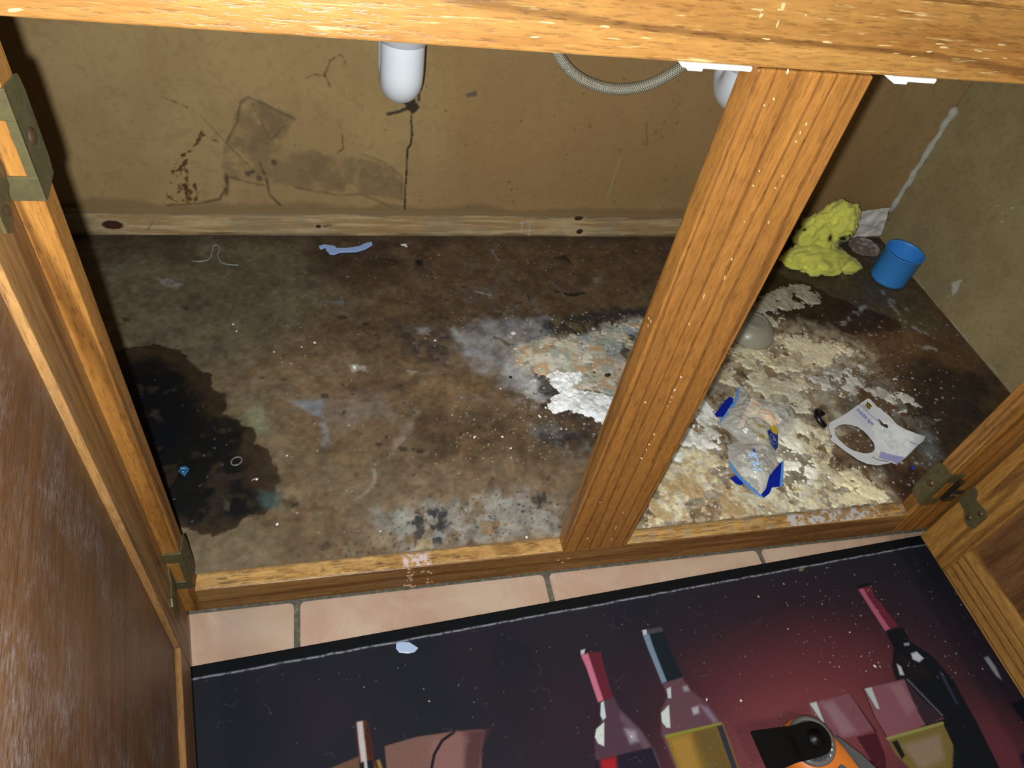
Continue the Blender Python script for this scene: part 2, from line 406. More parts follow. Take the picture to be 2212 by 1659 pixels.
# drips on the centre stile and on the middle rail
drip = mat('clear_dried_drip', lin((206, 170, 126)), .2, 0, .7)
sp = []
for (px, py, r1, r2, a) in ((1701, 155, 3, 5, .7), (1671, 214, 2, 3, 0), (1651, 227, 1.5, 2, 0), (1741, 268, 1.2, 4, .6), (1728, 287, 1, 4, .5), (1719, 306, 1.2, 3, .3),
        (1640, 369, 1.2, 3, 0), (1627, 401, 2.2, 2.2, 0), (1675, 406, 1.5, 1.5, 0), (1608, 479, 1.6, 1.6, 0), (1471, 815, 3, 2.6, 0), (1457, 843, 2, 5, .3), (1451, 858, 1.2, 3, .3), (1447, 868, 1, 2.4, .3),
        (1441, 878, 1, 2, .3), (1394, 869, 2, 2.6, .5), (1413, 938, 3.2, 2.8, .4), (1402, 960, 3, 3.2, 0), (1396, 972, 1.2, 4, .3), (1386, 990, 3, 3, .2), (1345, 1108, 1, 6, .5), (1330, 1140, 1, 12, .42), (1321, 1165, 1.3, 6, .35),
        (1296, 1085, 1.2, 1.6, 0), (1269, 1163, 1.5, 1.4, 0), (1690, 380, .8, 4, .4), (1660, 480, .7, 5, .4), (1488, 700, .8, 4, .3), (1580, 560, .8, 4, .4), (1520, 640, .8, 6, .4), (1565, 600, .8, 5, .4)):
    p = hy((px, py), 0); f = .00036 if py < 500 else .0005
    sp.append((p, r1*f*.8, r2*f*.8, .1))
for (px, py) in ((1402, 688), (1400, 704), (1406, 695)): sp.append((hy((px, py), 0), .0004, .002, .4))
blobs('dried_drip', sp, 10, (0, -1, 0), drip, mull, .0009, 'whitish dried drip')
sp = []
for _ in range(22):
    px, py = random.choice(((1540, 65), (1640, 20), (1240, 55), (1500, 82), (2010, 115), (2060, 130), (1995, 105), (2110, 105)))
    px += random.gauss(0, 90); py += random.gauss(0, 14)
    if py < 10 or py > 135 or px > 2200: continue
    p = hy((px, py), 0)
    if p[2] < H+.003 or p[2] > ZDF-.004: continue
    sp.append((p, random.uniform(.0012, .0042), random.uniform(.00025, .0007), 0))
for px, py, a, b in ((1692, 14, .0012, .0022), (1645, 22, .0009, .0009), (1644, 34, .001, .0014), (1741, 33, .0006, .0006), (1680, 52, .0007, .0018), (32, 22, .003, .001)):
    sp.append((hy((px, py), 0), a, b, .1))
mrail = bpy.data.objects['middle_rail']
blobs('rail_scratch', sp, 8, (0, -1, 0), mat('bare_wood_scratch', lin((190, 160, 110)), .5), mrail, .0002, 'pale worn scratch')

# ---- back panel: tan hardboard with water marks
us, vs = boxsurf(XLW, XW, .0016, -.004, ZTOP, .0016)
s = Surf((0, YB, 0), (1, 0, 0), (0, 0, 1), us, vs, ((0, 1, 0), YB), (168, 134, 84))
f = fb(s, 12, 5, 11); f2 = fbm(s.X*3, s.Y*.5, 24, 4, 12); f3 = fb(s, 130, 3, 15)
lerp(s, sstep(f, .4, .7), (176, 142, 90), .8); lerp(s, sstep(f2, .5, .8), (154, 118, 72), .2); lerp(s, sstep(f3, .56, .72), (138, 108, 66), .25)
s.poly([(960, 90), (1900, 90), (1900, 470), (960, 470)], (156, 112, 64), .07, .04, 8, .45)
# leaf-shaped grey stain and its neighbours
s.poly([(520, 210), (560, 215), (640, 252), (625, 285), (600, 320), (700, 330), (800, 345), (868, 375), (872, 430), (790, 420), (700, 415), (620, 400), (560, 390), (500, 385), (478, 360), (484, 325), (492, 300), (508, 262)],
       (126, 100, 66), .004, .008, 60, .62, seed=4, breakup=(40, .25, .55))
s.poly([(515, 215), (560, 220), (632, 255), (600, 330), (500, 320), (508, 262)], (112, 90, 62), .006, .006, 60, .45, seed=6, breakup=(50, .3, .6))
s.poly([(640, 345), (700, 335), (860, 365), (860, 410), (700, 408), (650, 400)], (112, 86, 56), .006, .01, 60, .35, seed=8, breakup=(60, .4, .6))
K = dict(soft=.0009, amp=.0016, freq=150)
s.line([(545, 225), (585, 303), (615, 270)], .0008, (104, 84, 58), op=.7, **K)
s.line([(432, 248), (490, 310), (560, 380)], .0008, (110, 84, 52), op=.7, **K)
s.line([(348, 207), (405, 232)], .0008, (96, 78, 56), op=.8, **K)
s.line([(488, 310), (512, 262), (520, 222), (535, 210), (565, 222), (638, 258)], .0016, (106, 84, 56), op=.7, **K)
s.line([(362, 443), (430, 440), (475, 430), (488, 405), (492, 378)], .0016, (92, 62, 34), op=.75, soft=.0015, amp=.003, freq=90)
s.line([(488, 375), (492, 400), (488, 420)], .0028, (84, 54, 30), op=.7, soft=.002, amp=.003, freq=90)
s.line([(495, 382), (540, 395), (570, 400)], .0015, (100, 72, 44), op=.6, **K)
s.line([(560, 350), (575, 385), (582, 420), (605, 443)], .0014, (76, 62, 46), op=.8, **K)
s.line([(640, 405), (680, 412), (730, 422), (780, 420), (830, 440), (860, 455)], .0016, (118, 84, 52), op=.6, soft=.0015, amp=.003, freq=80)
s.line([(780, 332), (830, 350), (868, 380), (868, 430)], .0012, (116, 88, 56), op=.5, **K)
for q in ((545, 372), (560, 385), (592, 350), (535, 375)): s.poly([(q[0]-6, q[1]-5), (q[0]+6, q[1]-4), (q[0]+4, q[1]+6), (q[0]-5, q[1]+4)], (66, 54, 44), .002, .002, 150, .75)
# rusty crusty run at the left
for L in ([(435, 283), (430, 300), (420, 318), (405, 330), (398, 335)], [(402, 345), (398, 360), (405, 375), (400, 400), (402, 420), (405, 435)], [(372, 372), (385, 368), (398, 352)],
          [(398, 400), (412, 415), (410, 432)], [(420, 395), (426, 415), (422, 430)], [(385, 405), (386, 415), (392, 408), (388, 400)], [(365, 425), (372, 432)], [(440, 290), (456, 298), (470, 305)]):
    s.line(L, .0016, (92, 48, 18), op=.9, soft=.0012, amp=.005, freq=170, seed=L[0][0])
s.dots([(360, 340), (430, 330), (430, 440), (360, 440)], 26, (88, 46, 18), .001, .003, 5, .8)
# black cracked drip below the drain
s.poly([(868, 215), (895, 212), (907, 232), (893, 245), (880, 238)], (44, 36, 28), .0012, .002, 200, .95)
s.line([(838, 246), (860, 242), (885, 232)], .0022, (52, 42, 32), soft=.001, amp=.002, freq=200, op=.9)
s.line([(889, 240), (888, 262), (890, 290), (888, 310), (881, 320), (879, 345), (878, 372), (876, 400), (875, 428), (874, 455)], .0013, (48, 38, 30), soft=.0008, amp=.0016, freq=240, op=.95)
s.line([(905, 205), (905, 216)], .002, (54, 44, 34), soft=.001, op=.9)
s.line([(838, 458), (892, 460)], .003, (52, 36, 24), soft=.002, amp=.004, freq=100, op=.9)
# brown water rings right of centre and small marks
for L in ([(706, 145), (715, 130), (735, 118), (743, 125), (744, 135)], [(662, 168), (680, 160), (700, 165), (712, 140)], [(700, 160), (712, 185)], [(755, 205), (768, 203), (765, 212)], [(735, 270), (742, 320), (730, 330)]):
    s.line(L, .001, (112, 74, 40), op=.7, soft=.001, amp=.003, freq=200)
s.dots([(560, 110), (1480, 140), (1480, 450), (900, 450), (620, 330)], 130, (70, 58, 44), .0006, .0022, 8, .6)
s.dots([(940, 200), (1480, 200), (1450, 450), (940, 450)], 50, (104, 64, 36), .001, .004, 9, .4)
s.poly([(1002, 204), (1014, 200), (1030, 196), (1030, 206), (1010, 210)], (70, 66, 56), .001, .003, 200, .7)
s.line([(1340, 340), (1312, 428)], .0014, (172, 150, 106), op=.6, soft=.001); s.line([(1440, 172), (1455, 162)], .003, (50, 42, 32), op=.8, soft=.001, amp=.002, freq=200)
s.line([(1396, 265), (1398, 315)], .0007, (60, 50, 38), op=.7, soft=.0006); s.line([(1210, 212), (1235, 212)], .001, (160, 132, 86), op=.8, soft=.001)
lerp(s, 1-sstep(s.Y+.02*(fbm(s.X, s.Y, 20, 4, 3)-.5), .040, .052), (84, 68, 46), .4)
s.C *= (1.22, 1.28, 1.42)
bp = link('back_panel', s.mesh((0, -1, 0)), vcol('stained_hardboard', .72, .3, bumps=((700, .3),), var=.10), cab)
# the panel's thickness
box('back_board', (XLW-.016, YB+.0008, -HR), (XW+.016, YB+.006, ZTOP), particle, bp)

# ---- right side wall of the cabinet
us, vs = boxsurf(TY, YB, .002, -.002, ZTOP, .003)
s = Surf((XW, 0, 0), (0, 1, 0), (0, 0, 1), us, vs, ((1, 0, 0), XW), (158, 140, 98))
f = fb(s, 30, 5, 31); lerp(s, sstep(f, .4, .7), (148, 128, 88), .7); lerp(s, sstep(fb(s, 200, 3, 32), .55, .7), (128, 110, 74), .35)
s.poly([(2055, 610), (2075, 605), (2068, 628), (2058, 640)], (196, 192, 178), .0015, .002, 150, .85); s.dots([(2050, 590), (2090, 600), (2080, 650), (2040, 640)], 8, (190, 186, 170), .0008, .002, 3)
s.dots([(2120, 440), (2190, 440), (2190, 480), (2120, 480)], 6, (196, 194, 180), .001, .003, 7)
s.line([(1969, 596), (2020, 655), (2146, 799), (2190, 850)], .0018, (176, 172, 158), op=.5, soft=.001, amp=.002, freq=120, breakup=(60, .4, .5))
s.C *= (1.4, 1.38, 1.38)
sp_ = link('side_panel', s.mesh((-1, 0, 0)), vcol('side_hardboard', .75, .3, bumps=((600, .5),), var=.12), cab)
box('side_board', (XW+.0008, TY, -HR), (XW+.016, YB+.006, ZTOP), particle, sp_)

# ---- pine cleat along the foot of the back
us, vs = boxsurf(XLW, XW, .0014, 0, HC, .0010)
s = Surf((0, YC, 0), (1, 0, 0), (0, 0, 1), us, vs, ((0, 1, 0), YC), (196, 164, 112))
kn = [(hy(q, YC), r1, r2) for q, r1, r2 in (((243, 486), .014, .0075), ((688, 489), .004, .0035), ((1250, 471), .0075, .005), ((1252, 500), .006, .005))]
warp = 0
for p_, r1, r2 in kn:
    dd = np.hypot((s.X-p_[0])/r1, (s.Y-p_[2])/r2); warp = warp + np.sign(s.Y-p_[2])*.012*np.exp(-dd*.45)*(r2/.007)
yy = s.Y + warp + .010*(fbm(s.X, s.Y*2, 5, 3, 40)-.5)
band = fbm(s.X*.35, yy*5, 42, 4, 41)
lerp(s, sstep(band, .45, .6), (166, 128, 80), .65); lerp(s, 1-sstep(band, .33, .43), (206, 180, 130), .6)
gr = fbm(s.X*.5, s.Y*8, 60, 4, 43); lerp(s, sstep(gr, .52, .7), (146, 112, 70), .4)
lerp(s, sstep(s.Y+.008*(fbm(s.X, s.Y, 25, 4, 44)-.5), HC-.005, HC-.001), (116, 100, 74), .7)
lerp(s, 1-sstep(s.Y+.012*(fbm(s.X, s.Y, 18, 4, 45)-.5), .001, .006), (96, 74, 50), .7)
lerp(s, sstep(fb(s, 14, 4, 47), .55, .7), (150, 138, 110), .4)
for p_, r1, r2 in kn:
    dd = np.hypot((s.X-p_[0])/r1, (s.Y-p_[2])/r2) + .25*(fbm(s.X, s.Y, 220, 3, 48)-.5)
    lerp(s, (1-sstep(dd, 1.4, 2.1))*(.5+.5*np.sin(dd*16)), (206, 184, 146), .45)
    lerp(s, 1-sstep(dd, .85, 1.15), (64, 36, 22)); lerp(s, 1-sstep(dd, .2, .7), (84, 48, 30), .6)
s.line([(700, 489), (715, 486)], .0016, (90, 70, 48), soft=.001, op=.8)
for L in ([(1128, 480), (1126, 505)], [(1144, 485), (1143, 508)], [(1122, 482), (1150, 480)]): s.line(L, .0012, (196, 190, 172), op=.6, soft=.001, amp=.001, freq=200)
s.line([(330, 480), (318, 497)], .001, (110, 116, 100), op=.7, soft=.001)
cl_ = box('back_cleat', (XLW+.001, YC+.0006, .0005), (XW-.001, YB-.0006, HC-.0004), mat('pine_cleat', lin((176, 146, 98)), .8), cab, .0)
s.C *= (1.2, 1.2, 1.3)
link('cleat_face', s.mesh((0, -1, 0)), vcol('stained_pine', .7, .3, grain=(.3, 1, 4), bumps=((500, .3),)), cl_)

# ================================================================ CABINET FLOOR
us = np.arange(XLW, XW+.0005, .00135); vs = np.arange(TY, YB, .00135)
s = Surf((0, 0, 0), (1, 0, 0), (0, 1, 0), us, vs, ((0, 0, 1), 0), (128, 104, 70))
n1 = fb(s, 7, 5, 1); n2 = fb(s, 24, 5, 2); n3 = fb(s, 90, 4, 3); n4 = fb(s, 14, 5, 6)
lerp(s, sstep(n1, .42, .62), (112, 92, 62), .8); lerp(s, sstep(n2, .5, .68), (104, 78, 48), .6); lerp(s, sstep(n4, .52, .7), (126, 104, 72), .55)
# olive-grey left rear, brown middle, tan front
s.poly([(150, 512), (700, 512), (760, 560), (700, 700), (560, 760), (470, 800), (260, 760)], (112, 98, 70), .05, .05, 14, .8)
s.poly([(640, 500), (1480, 500), (1480, 640), (1250, 700), (1000, 690), (860, 640), (700, 610)], (108, 82, 54), .03, .05, 14, .75, seed=3)
s.poly([(840, 510), (1480, 510), (1460, 620), (1200, 660), (960, 640), (850, 590)], (100, 73, 48), .03, .04, 22, .7, seed=5, breakup=(20, .35, .6))
s.poly([(200, 510), (440, 512), (420, 560), (220, 570)], (70, 54, 38), .01, .03, 30, .55, seed=6)
s.poly([(650, 545), (860, 530), (860, 610), (760, 620), (660, 600)], (66, 46, 30), .01, .03, 30, .55, seed=61)
s.poly([(700, 700), (960, 640), (1040, 800), (1180, 870), (1250, 960), (1100, 1000), (860, 900), (760, 820)], (98, 74, 50), .03, .05, 20, .6, seed=7)
s.poly([(830, 880), (1240, 900), (1260, 1010), (1000, 1010), (880, 980)], (94, 70, 44), .03, .05, 20, .55, seed=9)
s.poly([(700, 1000), (1260, 1010), (1230, 1150), (700, 1200)], (128, 104, 74), .04, .05, 16, .6, seed=10)
s.poly([(455, 810), (590, 800), (650, 900), (640, 1060), (600, 1100), (520, 900)], (132, 110, 78), .03, .03, 20, .6, seed=12)
s.poly([(500, 895), (560, 880), (570, 930), (530, 930)], (128, 132, 92), .012, .01, 40, .6, seed=13)
s.poly([(640, 820), (840, 830), (850, 960), (740, 1000), (640, 960)], (126, 96, 60), .03, .04, 30, .6, seed=15)
# dark wet patch at the left
BS = [(240, 760), (265, 750), (330, 744), (392, 757), (430, 795), (455, 812), (458, 838), (488, 850), (490, 872), (478, 895), (515, 905), (522, 920), (548, 925), (556, 958), (580, 975), (592, 1000), (606, 1030), (600, 1060), (588, 1085), (570, 1108), (540, 1112), (520, 1130), (490, 1145), (460, 1156), (425, 1152), (400, 1138), (370, 1130), (240, 1100)]
s.poly(BS, (52, 36, 20), .0012, .006, 90, .94, seed=20, o=4)
BI = [(220, 790), (275, 778), (340, 774), (380, 790), (410, 830), (440, 880), (452, 905), (500, 905), (530, 945), (520, 990), (530, 1040), (570, 1070), (560, 1100), (520, 1115), (480, 1130), (430, 1136), (395, 1120), (220, 1100)]
s.poly(BI, (15, 15, 12), .010, .014, 60, .97, seed=21)
s.poly([(220, 800), (380, 810), (410, 900), (400, 960), (340, 1000), (220, 1000)], (4, 7, 12), .014, .008, 50, .95, seed=22)
s.poly([(560, 1060), (600, 1060), (618, 1080), (600, 1100), (570, 1100)], (70, 88, 76), .006, .008, 70, .75, seed=23)
s.poly([(610, 1080), (640, 1078), (632, 1095), (615, 1096)], (76, 50, 32), .003, .005, 90, .7)
s.poly([(486, 1082), (498, 1088), (494, 1104), (484, 1102)], (104, 88, 76), .0015, .003, 120, .6)
s.dots(BI, 34, (120, 130, 140), .0005, .0014, 24, .8); s.dots([(300, 840), (320, 850), (316, 862), (300, 862)], 5, (60, 66, 86), .001, .003, 25, .7)
# scuffs and pale streaks
s.poly([(628, 868), (700, 862), (700, 905), (690, 902)], (138, 146, 142), .005, .004, 60, .75, seed=30, breakup=(30, .25, .5))
s.poly([(660, 870), (830, 850), (840, 900), (720, 930)], (136, 130, 120), .02, .02, 40, .3, seed=31)
s.line([(700, 915), (706, 940), (702, 965)], .003, (148, 144, 138), soft=.003, amp=.006, freq=90, op=.6)
s.line([(900, 890), (862, 955), (840, 985)], .004, (150, 130, 102), soft=.006, amp=.006, freq=60, op=.7); s.line([(925, 905), (858, 970)], .0006, (72, 56, 38), soft=.0006, op=.8)
s.line([(808, 1015), (810, 1040), (790, 1065), (765, 1080)], .0018, (158, 140, 112), soft=.002, amp=.002, freq=80, op=.6)
s.line([(980, 865), (1010, 855), (1040, 862)], .003, (150, 136, 120), soft=.006, amp=.005, freq=60, op=.6)
s.poly([(335, 600), (360, 603), (395, 612), (392, 624), (372, 622), (350, 612)], (150, 142, 128), .0015, .004, 100, .75, breakup=(150, .35, .55)); s.poly([(230, 560), (300, 555), (290, 590), (235, 592)], (112, 108, 92), .004, .006, 80, .4, breakup=(110, .4, .6))
s.line([(705, 652), (735, 655), (740, 648)], .0025, (120, 122, 116), soft=.002, amp=.005, freq=100, op=.7)
s.line([(695, 700), (735, 690), (800, 672)], .001, (64, 48, 34), soft=.001, amp=.003, freq=90, op=.5); s.line([(690, 590), (740, 600), (735, 640)], .004, (80, 58, 38), soft=.004, amp=.005, freq=60, op=.4)
for q in ((400, 665), (272, 690), (566, 816), (738, 685), (790, 700), (700, 855), (870, 776), (905, 565), (1120, 655), (1215, 555), (820, 960), (905, 975), (635, 1090), (870, 970), (985, 1120)):
    s.poly([(q[0]-7, q[1]-3), (q[0]+7, q[1]-4), (q[0]+9, q[1]+3), (q[0]-4, q[1]+4)], (46, 40, 34), .002, .004, 120, .8, seed=q[0])
# lavender haze, mint crust, cream crust and black mould left of the post
HAZE = [(1045, 690), (1175, 688), (1190, 715), (1160, 760), (1180, 800), (1200, 850), (1150, 850), (1080, 830), (1020, 790), (985, 750), (975, 720), (1000, 715)]
s.poly(HAZE, (158, 150, 134), .012, .014, 50, .8, seed=40, breakup=(34, .2, .5))
s.poly(HAZE, (132, 131, 124), .006, .012, 60, .6, seed=41, breakup=(60, .4, .6))
s.poly([(1075, 790), (1130, 780), (1190, 850), (1160, 860)], (186, 176, 158), .012, .01, 50, .7, seed=42)
s.line([(1010, 725), (1030, 695)], .004, (104, 76, 48), soft=.002, amp=.003, freq=80, op=.8); s.line([(1078, 730), (1098, 745)], .0028, (104, 74, 48), soft=.0015, amp=.003, freq=80, op=.8)
s.line([(980, 712), (990, 735), (1008, 738)], .0035, (166, 164, 152), soft=.003, amp=.006, freq=80, op=.6)
s.poly([(860, 700), (940, 700), (985, 780), (940, 800), (870, 760)], (84, 76, 66), .01, .02, 50, .5, seed=43, breakup=(60, .4, .6)); s.poly([(900, 710), (925, 708), (925, 722), (905, 720)], (170, 162, 150), .004, .004, 60, .6)
s.poly([(750, 790), (765, 787), (800, 795), (795, 805), (760, 803)], (196, 178, 150), .002, .004, 120, .8, breakup=(120, .3, .5))
s.poly([(880, 800), (930, 795), (945, 800), (930, 810), (885, 808)], (178, 166, 140), .002, .004, 110, .85, breakup=(120, .35, .5)); s.poly([(905, 825), (920, 822), (922, 832), (908, 832)], (176, 156, 120), .002, .003, 110, .6)
s.poly([(1160, 690), (1240, 680), (1290, 670), (1390, 665), (1400, 700), (1330, 720), (1240, 725), (1180, 715)], (44, 42, 40), .008, .014, 60, .85, seed=44, breakup=(50, .25, .5))
CR1 = [(1110, 755), (1180, 735), (1245, 725), (1330, 700), (1385, 685), (1400, 720), (1370, 760), (1350, 800), (1330, 850), (1250, 845), (1180, 825), (1120, 790)]
s.poly(CR1, (192, 178, 150), .008, .018, 50, .9, seed=45, breakup=(60, .3, .48))
s.poly([(1165, 745), (1260, 740), (1250, 810), (1180, 800)], (186, 150, 104), .012, .014, 50, .7, seed=46)
s.poly([(1230, 730), (1330, 705), (1390, 690), (1380, 735), (1310, 770), (1240, 765)], (164, 178, 164), .006, .014, 70, .85, seed=47, breakup=(70, .32, .5))
s.poly([(1350, 720), (1400, 715), (1380, 780), (1345, 760)], (54, 44, 34), .006, .012, 80, .8, seed=48, breakup=(60, .3, .5))
s.poly([(1300, 790), (1350, 780), (1350, 840), (1310, 840)], (214, 180, 140), .01, .012, 60, .7, seed=49)
s.poly([(1160, 775), (1225, 770), (1235, 790), (1190, 805), (1165, 800)], (40, 34, 26), .003, .008, 110, .9, seed=50, breakup=(90, .35, .5))
s.poly([(1155, 800), (1230, 830), (1300, 860), (1320, 890), (1280, 915), (1200, 905), (1160, 860)], (46, 36, 26), .006, .012, 80, .85, seed=51, breakup=(60, .25, .45))
s.poly([(1190, 890), (1290, 900), (1310, 960), (1240, 985), (1170, 930)], (70, 48, 32), .01, .02, 60, .7, seed=52)
s.poly([(1130, 900), (1220, 920), (1290, 960), (1270, 1000), (1180, 960), (1130, 940)], (122, 114, 98), .01, .02, 70, .7, seed=53, breakup=(80, .4, .6))
s.poly([(1150, 930), (1280, 930), (1290, 960), (1180, 970)], (44, 42, 42), .008, .014, 80, .8, seed=54, breakup=(70, .42, .6))
s.poly([(850, 710), (960, 700), (990, 770), (960, 830), (880, 800)], (58, 52, 46), .015, .03, 50, .75, seed=140, breakup=(50, .45, .58))
s.poly([(870, 770), (990, 790), (1060, 860), (980, 890), (880, 850)], (134, 104, 66), .015, .03, 40, .6, seed=141)
s.poly([(930, 560), (1100, 590), (1120, 640), (1000, 660), (950, 620)], (120, 104, 88), .02, .03, 50, .5, seed=142, breakup=(50, .45, .6))
s.poly([(1180, 590), (1320, 600), (1300, 650), (1190, 640)], (108, 88, 66), .02, .03, 50, .5, seed=143, breakup=(40, .4, .6))
s.poly([(1000, 680), (1150, 650), (1200, 690), (1050, 720), (1000, 760)], (148, 140, 128), .015, .02, 60, .5, seed=144, breakup=(70, .42, .58))
s.poly([(690, 520), (960, 516), (940, 560), (760, 590), (690, 570)], (60, 42, 28), .012, .03, 40, .6, seed=145, breakup=(36, .35, .55))
s.poly([(900, 880), (1080, 900), (1060, 990), (930, 1000)], (70, 50, 34), .02, .03, 50, .5, seed=146, breakup=(60, .45, .6))
s.poly([(1130, 800), (1190, 860), (1170, 900), (1120, 860)], (176, 168, 150), .01, .02, 70, .6, seed=147, breakup=(70, .4, .55))
s.line([(1200, 630), (1235, 638), (1262, 632)], .0025, (34, 28, 22), soft=.002, amp=.004, freq=120, op=.9); s.line([(1195, 612), (1220, 640)], .0012, (150, 140, 116), soft=.001, op=.7)
s.line([(1028, 630), (1060, 638)], .0014, (170, 164, 146), soft=.001, amp=.002, freq=160, op=.8); s.line([(1062, 540), (1076, 562)], .001, (150, 156, 150), soft=.001, op=.7)
s.line([(1200, 556), (1225, 560), (1232, 568)], .003, (40, 36, 30), soft=.002, amp=.004, freq=120, op=.85); s.poly([(898, 560), (912, 562), (914, 574), (900, 574)], (24, 24, 24), .002, .003, 120, .9)
s.poly([(1280, 600), (1300, 598), (1300, 610), (1284, 610)], (148, 126, 92), .0015, .002, 120, .8)
# mould at the front edge
FE = [(820, 1110), (960, 1080), (1120, 1060), (1215, 1090), (1212, 1160), (1000, 1178), (860, 1190)]
s.poly(FE, (154, 146, 126), .015, .02, 50, .75, seed=55, breakup=(60, .3, .55))
s.poly([(885, 1100), (970, 1100), (975, 1180), (880, 1190)], (42, 42, 42), .008, .014, 110, .9, seed=56, breakup=(110, .42, .56))
s.poly([(1145, 1065), (1185, 1060), (1180, 1105), (1155, 1100)], (48, 46, 44), .005, .01, 130, .85, seed=57, breakup=(120, .38, .52))
s.poly([(900, 1165), (935, 1162), (935, 1185), (898, 1188)], (176, 150, 106), .0008, .001, 120, .95)
s.poly([(1040, 1125), (1080, 1130), (1068, 1150), (1035, 1160)], (142, 112, 74), .002, .004, 90, .9)
s.dots(FE, 240, (40, 40, 42), .0006, .0022, 58, .7); s.dots([(640, 1170), (870, 1150), (870, 1190), (640, 1215)], 60, (52, 48, 40), .0006, .0026, 59, .6)
s.dots([(880, 600), (1400, 560), (1350, 1000), (900, 1150), (700, 900)], 240, (44, 38, 32), .0008, .004, 60, .55)
s.dots([(600, 560), (1460, 530), (1330, 700), (1150, 1150), (600, 1150)], 520, (186, 170, 144), .0004, .0016, 61, .7); s.dots([(640, 520), (1420, 516), (1400, 600), (1000, 620)], 120, (200, 186, 160), .0005, .002, 62, .6)
s.dots([(1000, 870), (1250, 880), (1230, 1000), (960, 1000)], 160, (206, 186, 150), .0004, .0012, 63, .7)
# right-hand compartment
s.poly([(1500, 500), (1800, 500), (1960, 590), (2212, 860), (2212, 1000), (1960, 1120), (1380, 1180)], (100, 72, 44), .02, .03, 20, .8, seed=70)
s.poly([(1700, 560), (1900, 560), (1970, 610), (2050, 720), (1950, 720), (1800, 650), (1680, 610)], (104, 88, 58), .012, .02, 20, .85, seed=71)
WET = [(1600, 600), (1680, 590), (1760, 618), (1800, 640), (1860, 665), (1935, 690), (1950, 710), (1900, 745), (1810, 735), (1740, 715), (1680, 690), (1660, 640)]
s.poly(WET, (62, 38, 22), .0016, .01, 50, .92, seed=72, o=4)
s.poly([(1780, 715), (1990, 720), (2090, 780), (2060, 820), (1950, 810), (1850, 770)], (116, 82, 48), .015, .03, 30, .75, seed=73)
s.poly([(1950, 790), (2090, 780), (2160, 830), (2090, 940), (1980, 920), (1940, 860)], (52, 42, 32), .02, .03, 34, .85, seed=74, breakup=(24, .25, .5))
s.poly([(2050, 830), (2140, 860), (2050, 990), (1960, 960)], (70, 58, 42), .02, .02, 40, .7, seed=75)
s.poly([(1780, 960), (1850, 985), (1960, 1010), (2000, 1000), (1960, 1090), (1900, 1060), (1800, 1000)], (74, 50, 32), .008, .02, 40, .85, seed=76)
s.poly([(1600, 580), (1760, 618), (1700, 700), (1560, 700)], (40, 34, 28), .01, .02, 60, .6, seed=77, breakup=(50, .3, .55))
GH = [(1740, 830), (1850, 790), (1960, 850), (2010, 930), (2050, 980), (1990, 1010), (1900, 960), (1800, 900)]
s.poly(GH, (134, 126, 106), .012, .03, 50, .7, seed=78, breakup=(70, .4, .6)); s.poly([(1970, 940), (2010, 930), (2040, 990), (2010, 1000)], (136, 134, 118), .008, .01, 80, .7, seed=79)
for L in ([(1905, 630), (1925, 655), (1945, 685), (1955, 690)], [(1925, 650), (1955, 660), (1960, 670)], [(1970, 705), (2000, 720), (2020, 735)], [(1870, 660), (1820, 700)], [(1990, 750), (2020, 755)], [(1745, 700), (1790, 730)]):
    s.line(L, .003, (168, 164, 142), soft=.003, amp=.008, freq=110, op=.8, breakup=(120, .4, .55), seed=L[0][0])
s.dots([(1720, 640), (2000, 640), (2100, 760), (1900, 800)], 60, (190, 182, 166), .0006, .003, 80, .7); s.dots([(1700, 780), (2080, 790), (2010, 1060), (1900, 1060)], 240, (206, 196, 172), .0006, .003, 81, .8)
s.poly([(1840, 505), (1905, 500), (1910, 560), (1880, 570), (1850, 560)], (112, 92, 76), .006, .01, 60, .8, seed=82)
s.dots([(1540, 640), (2150, 800), (1980, 1100), (1400, 1160)], 260, (48, 38, 28), .0006, .003, 83, .6)
HALO = [(1560, 760), (1640, 700), (1760, 700), (1880, 750), (1900, 800), (1790, 850), (1830, 930), (1800, 1000), (1900, 1020), (1950, 1110), (1690, 1130), (1380, 1170), (1390, 1060), (1480, 850)]
s.poly(HALO, (150, 122, 84), .02, .03, 40, .8, seed=90, breakup=(40, .25, .5)); s.poly(HALO, (188, 168, 130), .015, .03, 60, .7, seed=91, breakup=(90, .42, .56)); s.poly(HALO, (164, 156, 130), .02, .03, 60, .5, seed=92, breakup=(36, .48, .62))
s.dots(HALO, 900, (216, 204, 172), .0005, .0026, 93, .8); s.dots([(1440, 640), (1960, 700), (2040, 1080), (1380, 1170)], 500, (214, 204, 180), .0004, .0018, 94, .75)
s.dots([(1090, 680), (1400, 670), (1340, 960), (1130, 930)], 420, (214, 206, 190), .0004, .0020, 95, .75); s.dots([(1150, 720), (1400, 690), (1330, 900), (1180, 880)], 160, (44, 36, 28), .0005, .0026, 96, .7)
# rear strip darkened towards the cleat, then random brown mottling
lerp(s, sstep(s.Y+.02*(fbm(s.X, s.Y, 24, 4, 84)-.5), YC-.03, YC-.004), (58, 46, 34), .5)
lerp(s, sstep(fb(s, 60, 4, 85), .56, .72), (84, 64, 42), .35)
